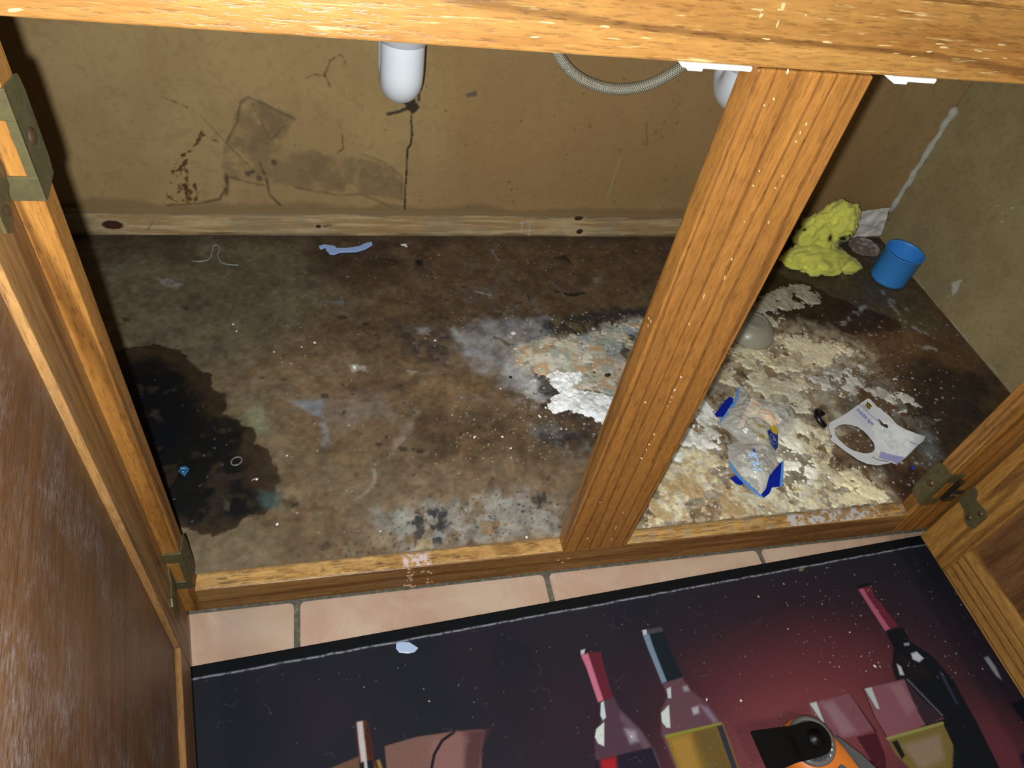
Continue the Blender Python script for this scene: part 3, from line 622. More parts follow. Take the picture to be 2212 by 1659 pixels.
# gloss: wet patches shine, the board is dull
s.R = np.full(s.X.shape, .62) - .1*sstep(n2, .4, .7)
for P_ in (BS, WET):
    w_, m_ = s.mask(P_, .003, .006, 90, 20); s.R[w_] = s.R[w_]*(1-m_) + .5*m_
s.C *= (1.0, 1.05, 1.26)
s.C *= ((1 + 0.85*(fb(s, 170, 5, 201)-.5))*(1 + .8*(fb(s, 55, 4, 202)-.5)))[..., None]
hue = .10*(fb(s, 120, 4, 203)-.5)*2; s.C *= np.stack([1+hue, 1-hue*.3, 1-hue], -1)
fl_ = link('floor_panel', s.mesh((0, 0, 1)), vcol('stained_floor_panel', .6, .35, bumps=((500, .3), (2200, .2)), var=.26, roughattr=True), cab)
tag(fl_, 'brown stained floor panel with a black wet patch')
box('floor_board', (XLW, TY+.0005, -.016), (XW, YB-.001, -.0006), particle, fl_)

# ================================================================ RESIDUE with real thickness
def residue(name, region, cols, label, seed, thick, soft=.006, amp=.02, freq=45, thr=(.36, .46), lumps=0, lr=(.001, .004), extra=None, dx=.0011, cat='residue'):
    P = [hz(q)[:2] for q in region]; xs = [p[0] for p in P]; ys = [p[1] for p in P]
    us = np.arange(min(xs)-.02, min(max(xs)+.02, XW-.003), dx); vs = np.arange(max(min(ys)-.02, TY+.001), max(ys)+.02, dx)
    s = Surf((0, 0, .0001), (1, 0, 0), (0, 1, 0), us, vs, ((0, 0, 1), 0), cols[0])
    w, m = s.mask(region, soft, amp, freq, seed); full = np.zeros(s.X.shape); full[w] = m
    full = np.maximum(full - .0, 0)*sstep(fb(s, freq*.9, 5, seed+1), *thr)
    ridge = fbm((s.X+s.Y)*.7, (s.Y-s.X)*2.2, 50, 5, seed+2)     # smeared, flowing crust
    for i, c in enumerate(cols[1:]):
        lerp(s, sstep(fb(s, (30, 55, 110, 160)[i % 4], 5, seed+5+i), .5, .62), c, .8)
    rag_ = fb(s, 260, 4, seed+21)
    full = full*sstep(full + (rag_-.5)*1.1, .28, .5)
    lerp(s, sstep(fb(s, 75, 5, seed+31), .54, .64), np.array(cols[1])*.78, .5)
    s.Hh = thick*full*(.15 + .5*ridge + .6*fb(s, 190, 3, seed+3))
    if extra: extra(s)
    if lumps: s.dots(region, lumps, cols[0], *lr, seed=seed+9, h=.8, op=.5)
    k = s.Hh > thick*.12
    s.Hh = np.where(k, s.Hh, 0)
    o = link(name, s.mesh((0, 0, 1), k), vcol(name+'_mat', .85, .25, bumps=((1200, .5),), var=.10), None, org=(float(np.mean(xs)), float(np.mean(ys)), 0))
    return tag(o, label, cat, None, 'stuff')
WH = [(1182, 812), (1200, 803), (1228, 806), (1262, 808), (1250, 828), (1235, 838), (1262, 845), (1292, 850), (1330, 862), (1335, 900), (1310, 925), (1290, 908), (1262, 896), (1232, 888), (1200, 890), (1182, 880), (1192, 862), (1210, 848), (1196, 832)]
residue('white_powder', WH, [(246, 244, 240), (232, 226, 214), (250, 250, 250)], 'chalky white clumped powder heaped left of the centre post', 200, .007, .003, .006, 90, (.2, .34), 90, (.0015, .005))
residue('mint_crust', [(1235, 728), (1330, 700), (1392, 686), (1385, 730), (1330, 765), (1330, 850), (1250, 845), (1180, 822), (1115, 790), (1115, 755), (1180, 740)],
        [(206, 196, 172), (170, 180, 164), (224, 214, 196), (200, 158, 112)], 'pale mint and cream crust spread behind the white powder', 220, .0018, .006, .02, 60, (.42, .52), 120, (.0006, .002))
def creamx(s):
    s.poly([(1690, 950), (1720, 960), (1760, 1000), (1740, 1060), (1690, 1040), (1670, 1000)], (250, 246, 230), .008, .02, 50, .9, seed=304)
    s.poly([(1690, 730), (1800, 740), (1880, 780), (1780, 800)], (236, 222, 186), .01, .02, 60, .7, seed=305)
    s.poly([(1800, 1010), (1900, 1060), (1915, 1100), (1820, 1080)], (244, 228, 184), .01, .02, 60, .8, seed=306)
    s.poly([(1560, 990), (1700, 880), (1740, 930), (1690, 1040), (1700, 1060), (1640, 1090)], (232, 226, 202), .008, .02, 50, .7, seed=301)
    s.poly([(1370, 1040), (1560, 1010), (1620, 1110), (1390, 1165)], (176, 140, 90), .015, .02, 50, .75, seed=302, breakup=(60, .4, .55))
    s.poly([(1600, 830), (1700, 800), (1760, 900), (1640, 900)], (190, 180, 158), .015, .02, 50, .6, seed=303)
CREAM = [(1580, 770), (1610, 740), (1655, 735), (1690, 725), (1740, 725), (1800, 745), (1850, 760), (1790, 790), (1740, 800), (1735, 830), (1760, 870), (1790, 930), (1795, 960), (1770, 985), (1800, 1010), (1850, 1015), (1890, 1050), (1912, 1085), (1925, 1110), (1880, 1118), (1800, 1090), (1690, 1100), (1560, 1130), (1390, 1145), (1395, 1080), (1450, 960), (1500, 960), (1560, 1000), (1680, 1000), (1700, 900), (1620, 850), (1560, 830)]
residue('cream_crust', CREAM, [(222, 206, 164), (200, 182, 146), (232, 220, 186), (176, 152, 114), (206, 200, 182)], 'thick cream coloured crust flowing across the right-hand floor', 300, .0032, .012, .028, 50, (.36, .5), 300, (.001, .0035), creamx)
residue('grey_white_crust', [(1640, 640), (1700, 620), (1755, 618), (1765, 650), (1710, 665), (1690, 690), (1655, 720), (1600, 740), (1600, 690)], [(204, 190, 162), (172, 160, 140), (220, 206, 180)],
        'pale crumbly crust beside the post, behind the clear upturned bowl', 330, .003, .006, .016, 60, (.36, .46), 80, (.0008, .003))
residue('white_dust_ridge', [(1745, 825), (1800, 800), (1860, 795), (1870, 830), (1940, 850), (1975, 870), (1950, 880), (1880, 850), (1800, 850)], [(206, 200, 190), (176, 166, 150), (222, 212, 196)],
        'white dusty ridge behind the torn paper card', 350, .0022, .006, .018, 70, (.4, .52), 90, (.0006, .0024))
residue('white_flakes', [(1450, 870), (1500, 850), (1560, 890), (1540, 960), (1470, 990), (1400, 960)], [(226, 222, 212), (190, 182, 166), (238, 234, 226)],
        'loose white flakes right of the post, left of the plastic bag', 370, .003, .006, .02, 70, (.46, .55), 90, (.0008, .0035))

# single crumbs lying on the panels
def crumb(name, px, r, col, label, h=.5, flat=1., group='pale crumbs on the cabinet floor', surf=0., cat='crumb', ang=0., rough=.6):
    p = Vector(hz(px, surf)); bm = bmesh.new(); bmesh.ops.create_icosphere(bm, subdivisions=2, radius=1)
    ph = random.random()*9
    for v in bm.verts:
        k = 1+.18*math.sin(v.co.x*3+ph)+.14*math.sin(v.co.y*4+ph*2)
        x, y = v.co.x*r*k, v.co.y*r*flat*k; v.co = Vector((x*math.cos(ang)-y*math.sin(ang), x*math.sin(ang)+y*math.cos(ang), (v.co.z+.9)*r*h)) + p
    o = link(name, bme(bm), mat(name, lin(col), rough), None, True, org=p); return tag(o, label, cat, group)
LC = 'tiny off-white crumb lying on the stained cabinet floor'
cm = None
CL = {(511, 716): 'lower of two tiny white crumbs on the olive left floor', (652, 750): 'smaller, left-hand crumb of a close white pair on the left floor', (592, 761): 'tiny cream crumb between the black wet patch and the pale pair', (1081, 840): 'tiny crumb below the grey haze, left of the white powder heap', (822, 1148): 'tiny crumb on the floor left of the mouldy front edge', (1930, 820): 'white crumb behind the torn card, nearest the right panel', (1900, 1030): 'tiny crumb just below the torn card, left of the blue bead',
      (680, 741): 'small white oval crumb left of the wide pale scuff, brighter of a close pair', (766, 795): 'largest white crumb on the left floor, at the head of a pale smear',
      (1165, 900): 'white crumb just below the left end of the white powder heap', (1187, 883): 'round white crumb touching the left edge of the white powder heap',
      (1025, 945): 'white oval crumb on the brown floor, leftmost below the grey haze', (1103, 969): 'white crumb lowest of the trio on the brown floor below the powder',
      (1137, 1161): 'white grain on the mould beside the bottom rail, near the post foot', (599, 1133): 'white crumb below the black wet patch',
      (504, 701): 'upper of two tiny white crumbs on the olive left floor', (1790, 1032): 'cream lump on bare brown floor below the torn card', (1868, 1009): 'white crumb under the lower edge of the torn card',
      (1735, 665): 'pale oval crumb behind the crust on the dark wet stain', (1109, 718): 'tiny crumb on the grey haze above the pale chip', (555, 1036): 'pale sliver-like crumb on the black wet patch'}
for i, (px, r) in enumerate((((504, 701), .0018), ((511, 716), .0016), ((680, 741), .0022), ((652, 750), .0015), ((592, 761), .0017), ((766, 795), .0035), ((1165, 900), .0026), ((1187, 883), .0028),
        ((1025, 945), .0022), ((1085, 944), .0018), ((1103, 969), .0018), ((1137, 1161), .0018), ((599, 1133), .0017), ((620, 985), .0014), ((1109, 738-20), .0018), ((876, 531+2), .003), ((1006, 1102), .001), ((940, 736), .0018), ((1081, 840), .0016), ((1790, 1032), .003),
        ((1868, 1009), .0018), ((1735, 665), .0024), ((1930, 820), .002), ((2070, 770), .001), ((1976, 842), .0016), ((1947, 850), .0022), ((1922, 855), .002), ((1900, 990+40), .0016), ((555, 1036), .002), ((822, 1148), .0012))):
    q = crumb('crumb', px, r, (232, 226, 210), CL.get(px, LC), .45, random.uniform(.6, 1), ang=random.uniform(0, 3))
tag(crumb('bark_chip', (1313, 812), .0052, (44, 30, 20), 'dark brown flat chip beside the centre post', .35, .55, None, cat='chip', ang=.3), None)
for n_, px, r, c, l, f in (('rust_flake', (1757, 788), .0035, (132, 52, 26), 'small rust red flake on the cream crust', .6), ('white_scrap', (873, 531), .006, (226, 216, 196), 'thin white scrap by the pine cleat, right of the blue strip', .28), ('white_chip', (1109, 721), .005, (232, 222, 204), 'pale pointed chip on the grey haze', .6), ('dark_crumb', (1103, 816), .003, (40, 26, 18), 'small dark crumb below the grey haze', .6)):
    o = crumb(n_, px, r, c, l, .35, f, None, cat='scrap' if 'scrap' in n_ else 'flake', ang=.1)
    if 'group' in o: del o['group']
if 'group' in bpy.data.objects['bark_chip']: del bpy.data.objects['bark_chip']['group']

# ================================================================ HINGES AND DOORS
brass = mat('antique_brass', lin((118, 106, 66)), .5, .35); t = NT(brass); f_ = t.noise(t.coord(), 120, 4, .7)
t.l.new(t.ramp(f_, [(.25, lin((76, 68, 44))), (.5, lin((96, 86, 54))), (.75, lin((112, 102, 66)))]), t.b.inputs['Base Color']); t.l.new(t.ramp(f_, [(.3, .65), (.7, .42)]), t.b.inputs['Roughness'])
rust = mat('rusty_screw', lin((120, 92, 70)), .45, .8)
steel = mat('dark_steel', lin((86, 84, 74)), .35, .9)
def hinge(xs, side, z0, z1, door, ang, doorO, leafpx=None):
    """wrap hinge: side +1 = on the right stile (its face looks to -x), -1 = on the left stile"""
    h = empty('hinge', (xs, 0, z0), parent=door); zc = (z0+z1)/2; nx = -side; th = .0016; e = xs + nx*th
    bm = bmesh.new()
    X0, X1 = sorted((xs, e))
    pts = [(e, .002, z0), (e, .020, z0+.003), (e, .022, z0+.012), (e, .022, z1-.012), (e, .020, z1-.003), (e, -.0006, z1), (e, -.0006, z0)]
    addprism(bm, pts, (nx, 0, 0), th*.98)
    for za, zb in ((z0, z0+.014), (z1-.016, z1)):
        a, b = sorted((e, xs + side*.020)); addbox(bm, (a, -.0018, za), (b, -.0001, zb), .0003)
    addbox(bm, (min(e, xs+side*.003), -.0018, z0+.014), (max(e, xs+side*.003), -.0001, z1-.016))
    link('frame_plate', bme(bm), brass, h)
    bm = bmesh.new(); xk = xs + side*.018
    addtube(bm, [(xk, -.0042, zc-.016), (xk, -.0042, zc+.020)], .0032, 12)
    addlathe(bm, [(0, 0), (.004, 0), (.004, .002), (0, .0035)], (xk, -.0042, zc+.020), n=12)
    addtube(bm, [(xk-side*.003, -.006, zc-.008), (xk-side*.004, -.010, zc), (xk, -.0085, zc+.009), (xk+side*.004, -.005, zc+.004), (xk+side*.002, -.007, zc-.006)], .0016, 8)
    addbox(bm, (min(xk-.006*side, xk+.007*side), -.0105, zc-.012), (max(xk-.006*side, xk+.007*side), -.0085, zc-.004), .0004)
    addbox(bm, (min(xk-.004*side, xk+.007*side), -.0125, zc+.006), (max(xk-.004*side, xk+.007*side), -.010, zc+.011), .0004)
    link('knuckle', bme(bm), steel, h)
    lathe('screw', [(0, .0016), (.0022, .0015), (.0042, .0006), (.0046, 0)], (e, .010, zc), rust, h, ax=(nx, 0, 0), n=16)
    # leaf screwed to the door's inner face
    d = Vector((math.cos(ang), math.sin(ang), 0)); O = Vector(doorO); nn = Vector((-side*1., 0, 0)); nn = Vector((d.y, -d.x, 0)); nn = nn if nn.x*side < 0 else -nn
    P = lambda u, z, k=0.: O + d*u + nn*k + Vector((0, 0, z))
    lf = [(.000, zc-.020), (.012, zc-.021), (.016, zc-.024), (.022, zc-.030), (.030, zc-.031), (.037, zc-.026), (.037, zc-.001), (.031, zc+.003), (.014, zc+.001), (.008, zc+.010), (.0, zc+.011)]
    bm = bmesh.new(); addprism(bm, [P(u, z, .0018) for u, z in lf], nn, .0017); link('door_leaf', bme(bm), brass, h)
    for u, z in ((.029, zc-.005), (.024, zc-.022)): lathe('screw', [(0, .0014), (.002, .0012), (.0034, 0)], P(u, z, .0018), rust, h, ax=nn, n=12)
    return h
def door(name_side, O, ang, side, width, z0, z1, sw, bw, mats):
    """O: hinge-side inner edge; ang: direction of the leaf seen from above; the leaf's thickness goes outward"""
    d = Vector((math.cos(ang), math.sin(ang), 0)); out = Vector((d.y, -d.x, 0)); out = out if out.x*side > 0 else -out
    O = Vector((O[0], O[1], 0)); dr = empty('cabinet_door', O + Vector((0, 0, z0)), parent=cab)
    M = Matrix(((out.x, d.x, 0, O.x), (out.y, d.y, 0, O.y), (0, 0, 1, 0), (0, 0, 0, 1)))
    def part(name, u0, u1, za, zb, k0, k1, m, bev=.001):
        bm = bmesh.new(); addbox(bm, (k0, u0, za), (k1, u1, zb), bev); bm.transform(M); me = bme(bm)
        o = bpy.data.objects.new(name, me); COL.objects.link(o); o.parent = dr; me.materials.append(m)
        R_ = Matrix.Rotation(ang - math.pi/2, 4, 'Z'); me.transform(Matrix.Translation(-(O+Vector((0, 0, z0))))); me.transform(R_.inverted()); o.rotation_euler = (0, 0, ang-math.pi/2)
        return o
    T = .019
    part('door_stile', 0, sw, z0, z1, 0, T, mats[0]); part('door_stile', width-sw, width, z0, z1, 0, T, mats[0])
    part('door_rail', sw+.0002, width-sw-.0002, z0, z0+bw, .0001, T, mats[1]); part('door_rail', sw+.0002, width-sw-.0002, z1-bw, z1, .0001, T, mats[1])
    part('door_panel', sw-.004, width-sw+.004, z0+bw-.004, z1-bw+.004, mats[3], T-.003, mats[2], 0)
    return dr
dL = Vector((.0211, -.150, 0)).normalized(); aL = math.atan2(dL.y, dL.x)
oakD = oak('oak_door_stile', 2, light=(206, 140, 66), dark=(146, 90, 36), haze=.12, rough=.4)
oakDr = oak('oak_door_rail', 1, light=(190, 126, 56), dark=(136, 82, 34), rings=1.2, rough=.4)
oakP = oak('oak_door_panel', 1, light=(140, 88, 42), dark=(106, 64, 32), haze=.36, rough=.42, rings=.3)
oakPR = oak('oak_door_panel_grain', 2, light=(150, 96, 46), dark=(100, 60, 26), rough=.45, rings=.4)
DZ0, DZ1 = -.050, .572
left_door = door('left', (-.3955, .0012), aL, -1, .40, DZ0, DZ1, .058, .053, (oakD, oakDr, oakP, .0055))
right_door = door('right', (.505, -.006), math.atan2(-1, .006), 1, .40, DZ0, DZ1, .052, .059, (oak('oak_door_stile_right', 2, light=(216, 146, 58), dark=(164, 104, 36)), oak('oak_door_rail_right', 1, light=(216, 148, 62), dark=(166, 106, 42), rings=1.1), oakPR, .006))
for z0, z1 in ((.010, .077), (.452, .513)):
    hinge(XL0, -1, z0, z1, left_door, aL, (-.3955, .0012, 0)); 
for z0, z1 in ((.024, .089), (.452, .513)):
    hinge(XR0, 1, z0, z1, right_door, math.atan2(-1, .006), (.505, -.006, 0))

# white plastic catches under the middle rail
wp = mat('white_plastic', lin((240, 238, 228)), .35)
for (a, b, l) in ((-.0456, -.0032, 'long'), (.0888, .1206, 'short')):
    bm = bmesh.new(); addbox(bm, (a, .0005, H-.0030), (b, .014, H-.0002), .0006); addbox(bm, (a+.004, .001, H-.0048), (a+.013, .012, H-.003), .0005)
    tag(link('plastic_catch', bme(bm), wp, cab), 'white plastic strip')

# ================================================================ COUNTERTOP (unseen, added to keep ceiling light out of the cabinet)
tag(box('countertop', (XLW-.02, -.03, ZTOP+.001), (XW+.02, YB+.03, ZTOP+.038), mat('laminate', lin((170, 150, 120)), .4), None, .003, org=(0, .3, ZTOP)), 'unseen beige worktop added to shade the inside of the sink cabinet', 'worktop')

# ================================================================ PLUMBING
pvc = mat('white_pvc', lin((246, 248, 250)), .42, 0, .5, Subsurface_Weight=.0)
def trap(x, yc, zb, r, R_, label, th=0., nz=.034):
    e = empty('drain_trap', (x, yc, zb), label, 'drain trap', 'white drain traps under the sink')
    d = Vector((math.sin(th), math.cos(th), 0)); zc = zb + r + R_; pts = []
    c = Vector((x, yc, zc))
    pts.append(c - d*R_ + Vector((0, 0, .11)))
    for k in range(0, 19):
        a = math.pi*k/18; pts.append(c - d*R_*math.cos(a) - Vector((0, 0, 1))*R_*math.sin(a))
    pts.append(c + d*R_ + Vector((0, 0, .25)))
    pts.insert(1, c - d*R_ + Vector((0, 0, .045)))
    tube('bend', pts, r, pvc, e, 36)
    nt = c - d*R_ + Vector((0, 0, nz))
    bm = bmesh.new(); addlathe(bm, [(r+.0005, 0), (r+.003, .0005), (r+.003, .004), (r+.005, .0045), (r+.005, .012), (r+.007, .0125), (r+.007, .030), (r+.002, .034)], nt, n=40)
    link('slip_nut', bme(bm), pvc, e, True)
    tube('drain_pipe', [c - d*R_ + Vector((0, 0, .06)), c - d*R_ + Vector((0, 0, ZTOP-zc-.012))], r*.86, pvc, e, 24)
    return e
trap(-.1465, .475, .2745, .0245, .021, 'white plastic drain bend hanging in the left opening, above the dark crack')
trap(.292, .475, .284, .0300, .020, 'white plastic drain bend half hidden behind the centre post', th=.2, nz=.012)
bra = mat('braided_steel', lin((170, 160, 132)), .4, .2); t = NT(bra)
uvn = t.new('ShaderNodeUVMap', uv_map='UVMap').outputs[0]
wa = t.new('ShaderNodeTexWave', {'Vector': t.new('ShaderNodeMapping', {'Vector': uvn, 'Rotation': (0, 0, .75)}).outputs[0], 'Scale': 1.7}).outputs['Fac']
wb = t.new('ShaderNodeTexWave', {'Vector': t.new('ShaderNodeMapping', {'Vector': uvn, 'Rotation': (0, 0, -.75)}).outputs[0], 'Scale': 1.7}).outputs['Fac']
wm = t.math('MAXIMUM', wa, wb); t.l.new(t.ramp(wm, [(.4, lin((130, 118, 90))), (.75, lin((200, 188, 156))), (1, lin((250, 242, 220)))]), t.b.inputs['Base Color']); t.bump(wm, .8, .0008)
hp = []
HP0 = [hy(q, .548) for q in ((1175, 30), (1188, 75), (1208, 122), (1240, 160), (1285, 184), (1340, 193), (1395, 185), (1445, 162), (1490, 130), (1540, 85), (1570, 30))]
for i in range(len(HP0)-1):
    for k in range(6):
        t_ = k/6; p0, p1, p2, p3 = [np.array(HP0[min(max(i+j, 0), len(HP0)-1)]) for j in (-1, 0, 1, 2)]
        hp.append(.5*((2*p1)+(-p0+p2)*t_+(2*p0-5*p1+4*p2-p3)*t_**2+(-p0+3*p1-3*p2+p3)*t_**3))
hp.append(np.array(HP0[-1])); a0 = hp[0]; hp = [a0+np.array([-.004, 0, .25]), a0+np.array([-.002, 0, .1])] + hp + [hp[-1]+np.array([.004, 0, .1]), hp[-1]+np.array([.006, 0, .25])]
ho = tube('supply_hose', hp, .0074, bra, None, 20, org=hp[len(hp)//2])
me = ho.data; uv = me.uv_layers.new(name='UVMap'); L_ = [0.]
for a, b in zip(hp, hp[1:]): L_.append(L_[-1] + float(np.linalg.norm(b-a)))
for f in me.polygons:
    ks = [me.loops[i].vertex_index % 20 for i in f.loop_indices]; wrap = max(ks) - min(ks) > 10
    for i in f.loop_indices:
        vi = me.loops[i].vertex_index; k = vi % 20; k = k + 20 if wrap and k < 5 else k
        uv.data[i].uv = (L_[min(vi//20, len(L_)-1)]*90, k/20*2.2)
tag(ho, 'braided steel supply hose looping down in front of the back panel', 'hose')
# caulk bead up the right rear corner
cpts = []; cr = []
z_lo, z_hi = .05, float(hit((2060, 222), (1, 0, 0), XW)[2])
for k in range(34):
    z = z_lo + (z_hi-z_lo)*k/33; cpts.append((XW-.0035+.0008*math.sin(k*1.3), YB-.0035+.0008*math.cos(k*.9), z)); cr.append(.0052+.0009*math.sin(k*.7)+.0006*math.sin(k*2.1) if 1 < k < 31 else (.004 if k <= 1 else .0075 if k < 33 else .003))
tag(tube('caulk_bead', cpts, cr, mat('white_caulk', lin((206, 200, 182)), .6), None, 12, org=cpts[0]), 'white sealant bead running up the rear right corner', 'sealant')

# ================================================================ SMALL THINGS ON THE CABINET FLOOR
# blue cup
CUPC = np.array([.7145, .4655, 0]) + hz((1938, 623)) - hz((1938, 613))
cupm = mat('blue_plastic', lin((78, 168, 255)), .4)
cup = empty('blue_cup', CUPC, 'bright blue plastic cup standing empty by the right side panel', 'cup')
prof = [(0, .0012), (.027, .0012), (.030, .002), (.0312, .006), (.0318, .058), (.0330, .0592), (.0325, .0602), (.0312, .0598), (.0304, .056), (.0300, .008), (.0285, .004), (0, .0035)]
lathe('cup_wall', prof, CUPC, cupm, cup, n=56)
# yellow rag
def blobmesh(name, cen, rad, seed, colf, parent, amp=.35, sub=5, fl=0., ymax=None, rough=.95):
    bm = bmesh.new(); bmesh.ops.create_icosphere(bm, subdivisions=sub, radius=1)
    me = bme(bm); n = len(me.vertices); co = np.zeros(n*3, np.float32); me.vertices.foreach_get('co', co); co = co.reshape(-1, 3).astype(float)
    def n3(p, sc, sd): return (fbm(p[:, 0]*sc, p[:, 1]*sc, 1, 3, sd) + fbm(p[:, 1]*sc+7, p[:, 2]*sc, 1, 3, sd+1) + fbm(p[:, 2]*sc+3, p[:, 0]*sc, 1, 3, sd+2))/3 - .5
    k = 1 + amp*2.4*n3(co, 1.3, seed) + amp*.7*n3(co, 3, seed+5) - amp*3.6*np.abs(n3(co, 2.4, seed+8)) - amp*.5*np.abs(n3(co, 6, seed+11)) + amp*.12*n3(co, 16, seed+12) + amp*.24
    k = k + amp*.8*np.sin(6*(co[:, 0]*.8+co[:, 2]*.5) + 9*n3(co, 1.2, seed+31))*.10
    q = co*k[:, None]*np.array(rad) + np.array(cen)
    q[:, 2] = np.where(q[:, 2] < fl+.0006, fl+.0006+.02*np.abs(q[:, 2]-fl)*0, q[:, 2])
    if ymax is not None: q[:, 1] = np.minimum(q[:, 1], ymax)
    q[:, 0] = np.minimum(q[:, 0], XW-.008)
    me.vertices.foreach_set('co', q.astype(np.float32).ravel())
    col = colf(q); a = me.color_attributes.new('Col', 'FLOAT_COLOR', 'POINT'); a.data.foreach_set('color', np.concatenate([col, np.ones((n, 1))], 1).astype(np.float32).ravel())
    m = vcol(name+'_mat', rough, .1, bumps=((500, .3), (160, .25)), var=.14); m.node_tree.nodes['Principled BSDF'].inputs['Sheen Weight'].default_value = .2
    me.update(); return link(name, me, m, parent, True)
def ragcol(q):
    y = lin((240, 234, 108)); c = np.ones((len(q), 3))*y
    f = fbm(q[:, 0], q[:, 1]+q[:, 2], 30, 4, 5)[:, None]; c = c*(.8+.45*f)
    bands = [((1795, 514), .006), ((1822, 520), .009), ((1838, 508), .006), ((1816, 532), .006), ((1728, 493), .004), ((1720, 490), .003), ((1738, 496), .003)]
    d = q - CAM; dc = d @ RM; u = 1106 + FPX*dc[:, 0]/-dc[:, 2]; v = 829.5 - FPX*dc[:, 1]/-dc[:, 2]
    pr = fbm(q[:, 0], q[:, 1]-q[:, 2], 260, 3, 8)
    for (a, b), r in bands:
        m = (1-sstep(np.hypot(u-a, v-b)/2000*1.6, r*.6, r*1.6))*sstep(pr, .38, .46); c = c*(1-m[:, None]) + lin((26, 28, 22))*m[:, None]
    return c
rag = empty('yellow_rag', (.60, .52, 0), 'crumpled yellow-green cleaning cloth with black marks against the back', 'cloth')
blobmesh('upper_fold', (.584, .528, .040), (.036, .030, .036), 21, ragcol, rag, .45, 5, 0, YC-.002)
blobmesh('peak_fold', (.612, .524, .060), (.034, .030, .040), 27, ragcol, rag, .42, 5, 0, YC-.002)
blobmesh('lower_fold', (.584, .494, .012), (.056, .034, .022), 33, ragcol, rag, .5, 5, 0, YC-.004)
blobmesh('corner_fold', (.636, .480, .009), (.026, .018, .013), 47, ragcol, rag, .45, 4, 0, YC-.004)
# crumpled white paper in the corner and the damp scrap below it
def papercol(c0):
    def f(q):
        c = np.ones((len(q), 3))*lin(c0); n = fbm(q[:, 0], q[:, 1]+q[:, 2], 60, 4, 6)[:, None]; return np.clip(c*(.72+.5*n), 0, 1)
    return f
def sheet(name, pts3, m, label=None, cat=None, parent=None, amp=.002, seed=1, n=44, th=.0006, freq=60):
    """wrinkled sheet over a 4-corner patch"""
    a, b, c, d = [Vector(p) for p in pts3]; bm = bmesh.new(); g = []
    for j in range(n+1):
        row = []
        for i in range(n+1):
            u, v = i/n, j/n; p = a*(1-u)*(1-v) + b*u*(1-v) + c*u*v + d*(1-u)*v
            e = .06*(float(fbm(np.array(u*4.), np.array(v*4.), 1, 3, seed+3))-.5); p = p + (b-a)*e + (d-a)*e*.7
            nr = (b-a).cross(d-a).normalized(); nr = nr if (nr.z > .2 or abs(nr.z) <= .2 and nr.y < 0) else -nr
            w = float(fbm(np.array(p.x), np.array(p.y+p.z), freq, 4, seed)); row.append(bm.verts.new(p + nr*amp*(2*abs(w-.5)*2)))
        g.append(row)
    for j in range(n):
        for i in range(n): bm.faces.new((g[j][i], g[j][i+1], g[j+1][i+1], g[j+1][i]))
    me = bme(bm); o = link(name, me, m, parent, True, org=None if parent else a)
    so = o.modifiers.new('s', 'SOLIDIFY'); so.thickness = th; so.offset = 0
    return tag(o, label, cat)
pp = mat('white_paper', lin((206, 198, 184)), .85); t = NT(pp); t.l.new(t.ramp(t.noise(t.coord(), 60, 4), [(.35, lin((214, 200, 184))), (.6, lin((250, 244, 234)))]), t.b.inputs['Base Color'])
PY = .555
sheet('crumpled_paper', [hy((1838, 512), .562), hy((1903, 508), .558), hy((1922, 448), .562), hy((1838, 458), .560)], pp,
      'crumpled white paper propped in the rear corner beside the rag', 'paper', amp=.0035, seed=9, freq=18)
def dampc(q):
    c = np.ones((len(q), 3))*lin((140, 118, 100)); n = fbm(q[:, 0], q[:, 1], 70, 4, 6); m = sstep(n, .48, .6)[:, None]; return c*(1-m) + lin((196, 186, 178))*m
dp = blobmesh('damp_tissue', (*hz((1866, 536))[:2], .003), (.030, .028, .008), 55, dampc, None, .22, 5, 0, YC-.004)
tag(dp, 'pinkish brown damp tissue flattened between rag and blue cup', 'tissue')

# clear plastic wire-like clip, blue strip, rings
clear = mat('clear_plastic', (.85, .85, .82), .2, 0, .5, Transmission_Weight=.55, IOR=1.4)
WPX = [(413, 564), (430, 565), (447, 563), (455, 556), (458, 545), (460, 534), (463, 530), (468, 529), (473, 532), (475, 540), (470, 551), (472, 560), (478, 567), (488, 571), (516, 573)]
tag(tube('bent_clip', [hz(q, .002) for q in WPX], .0011, mat('milky_plastic', lin((176, 172, 160)), .35, Transmission_Weight=.3), None, 8, org=hz((468, 560), .0)), 'thin bent grey plastic clip lying near the cleat at the left', 'clip')
bl = mat('light_blue_plastic', lin((172, 202, 255)), .5)
pts = [(688, 531), (700, 527), (722, 530), (728, 535), (748, 535), (775, 531), (790, 524), (803, 521), (805, 528), (790, 537), (770, 543), (735, 544), (722, 549), (712, 548), (705, 540), (702, 534), (692, 538)]
bs = prism('blue_strip', [hz(q, .0025) for q in pts], (0, 0, 1), .0022, bl, None, org=hz((745, 538), 0)); tag(bs, 'light blue torn plastic strip in front of the pine cleat', 'strip')
bv = bs.modifiers.new('b', 'BEVEL'); bv.width = .0008; bv.segments = 2
def ringo(name, px, R_, r, m, label, cat='ring', tilt=(0, 0, 1), e=1., z=0., arc=1.):
    c = Vector(hz(px, z)); ax = Vector(tilt).normalized(); u = ax.orthogonal().normalized(); v = ax.cross(u); n = 36
    pts = [c + Vector((0, 0, r)) + u*R_*math.cos(2*math.pi*arc*k/n) + v*R_*e*math.sin(2*math.pi*arc*k/n) for k in range(n+1)]
    return tag(tube(name, pts, r, m, None, 8, org=c, cap=arc < 1), label, cat)
ringo('plastic_ring', (511, 997), .0062, .0008, mat('grey_ring_plastic', lin((128, 122, 112)), .4), 'small translucent ring lying on the black wet patch', e=.82)
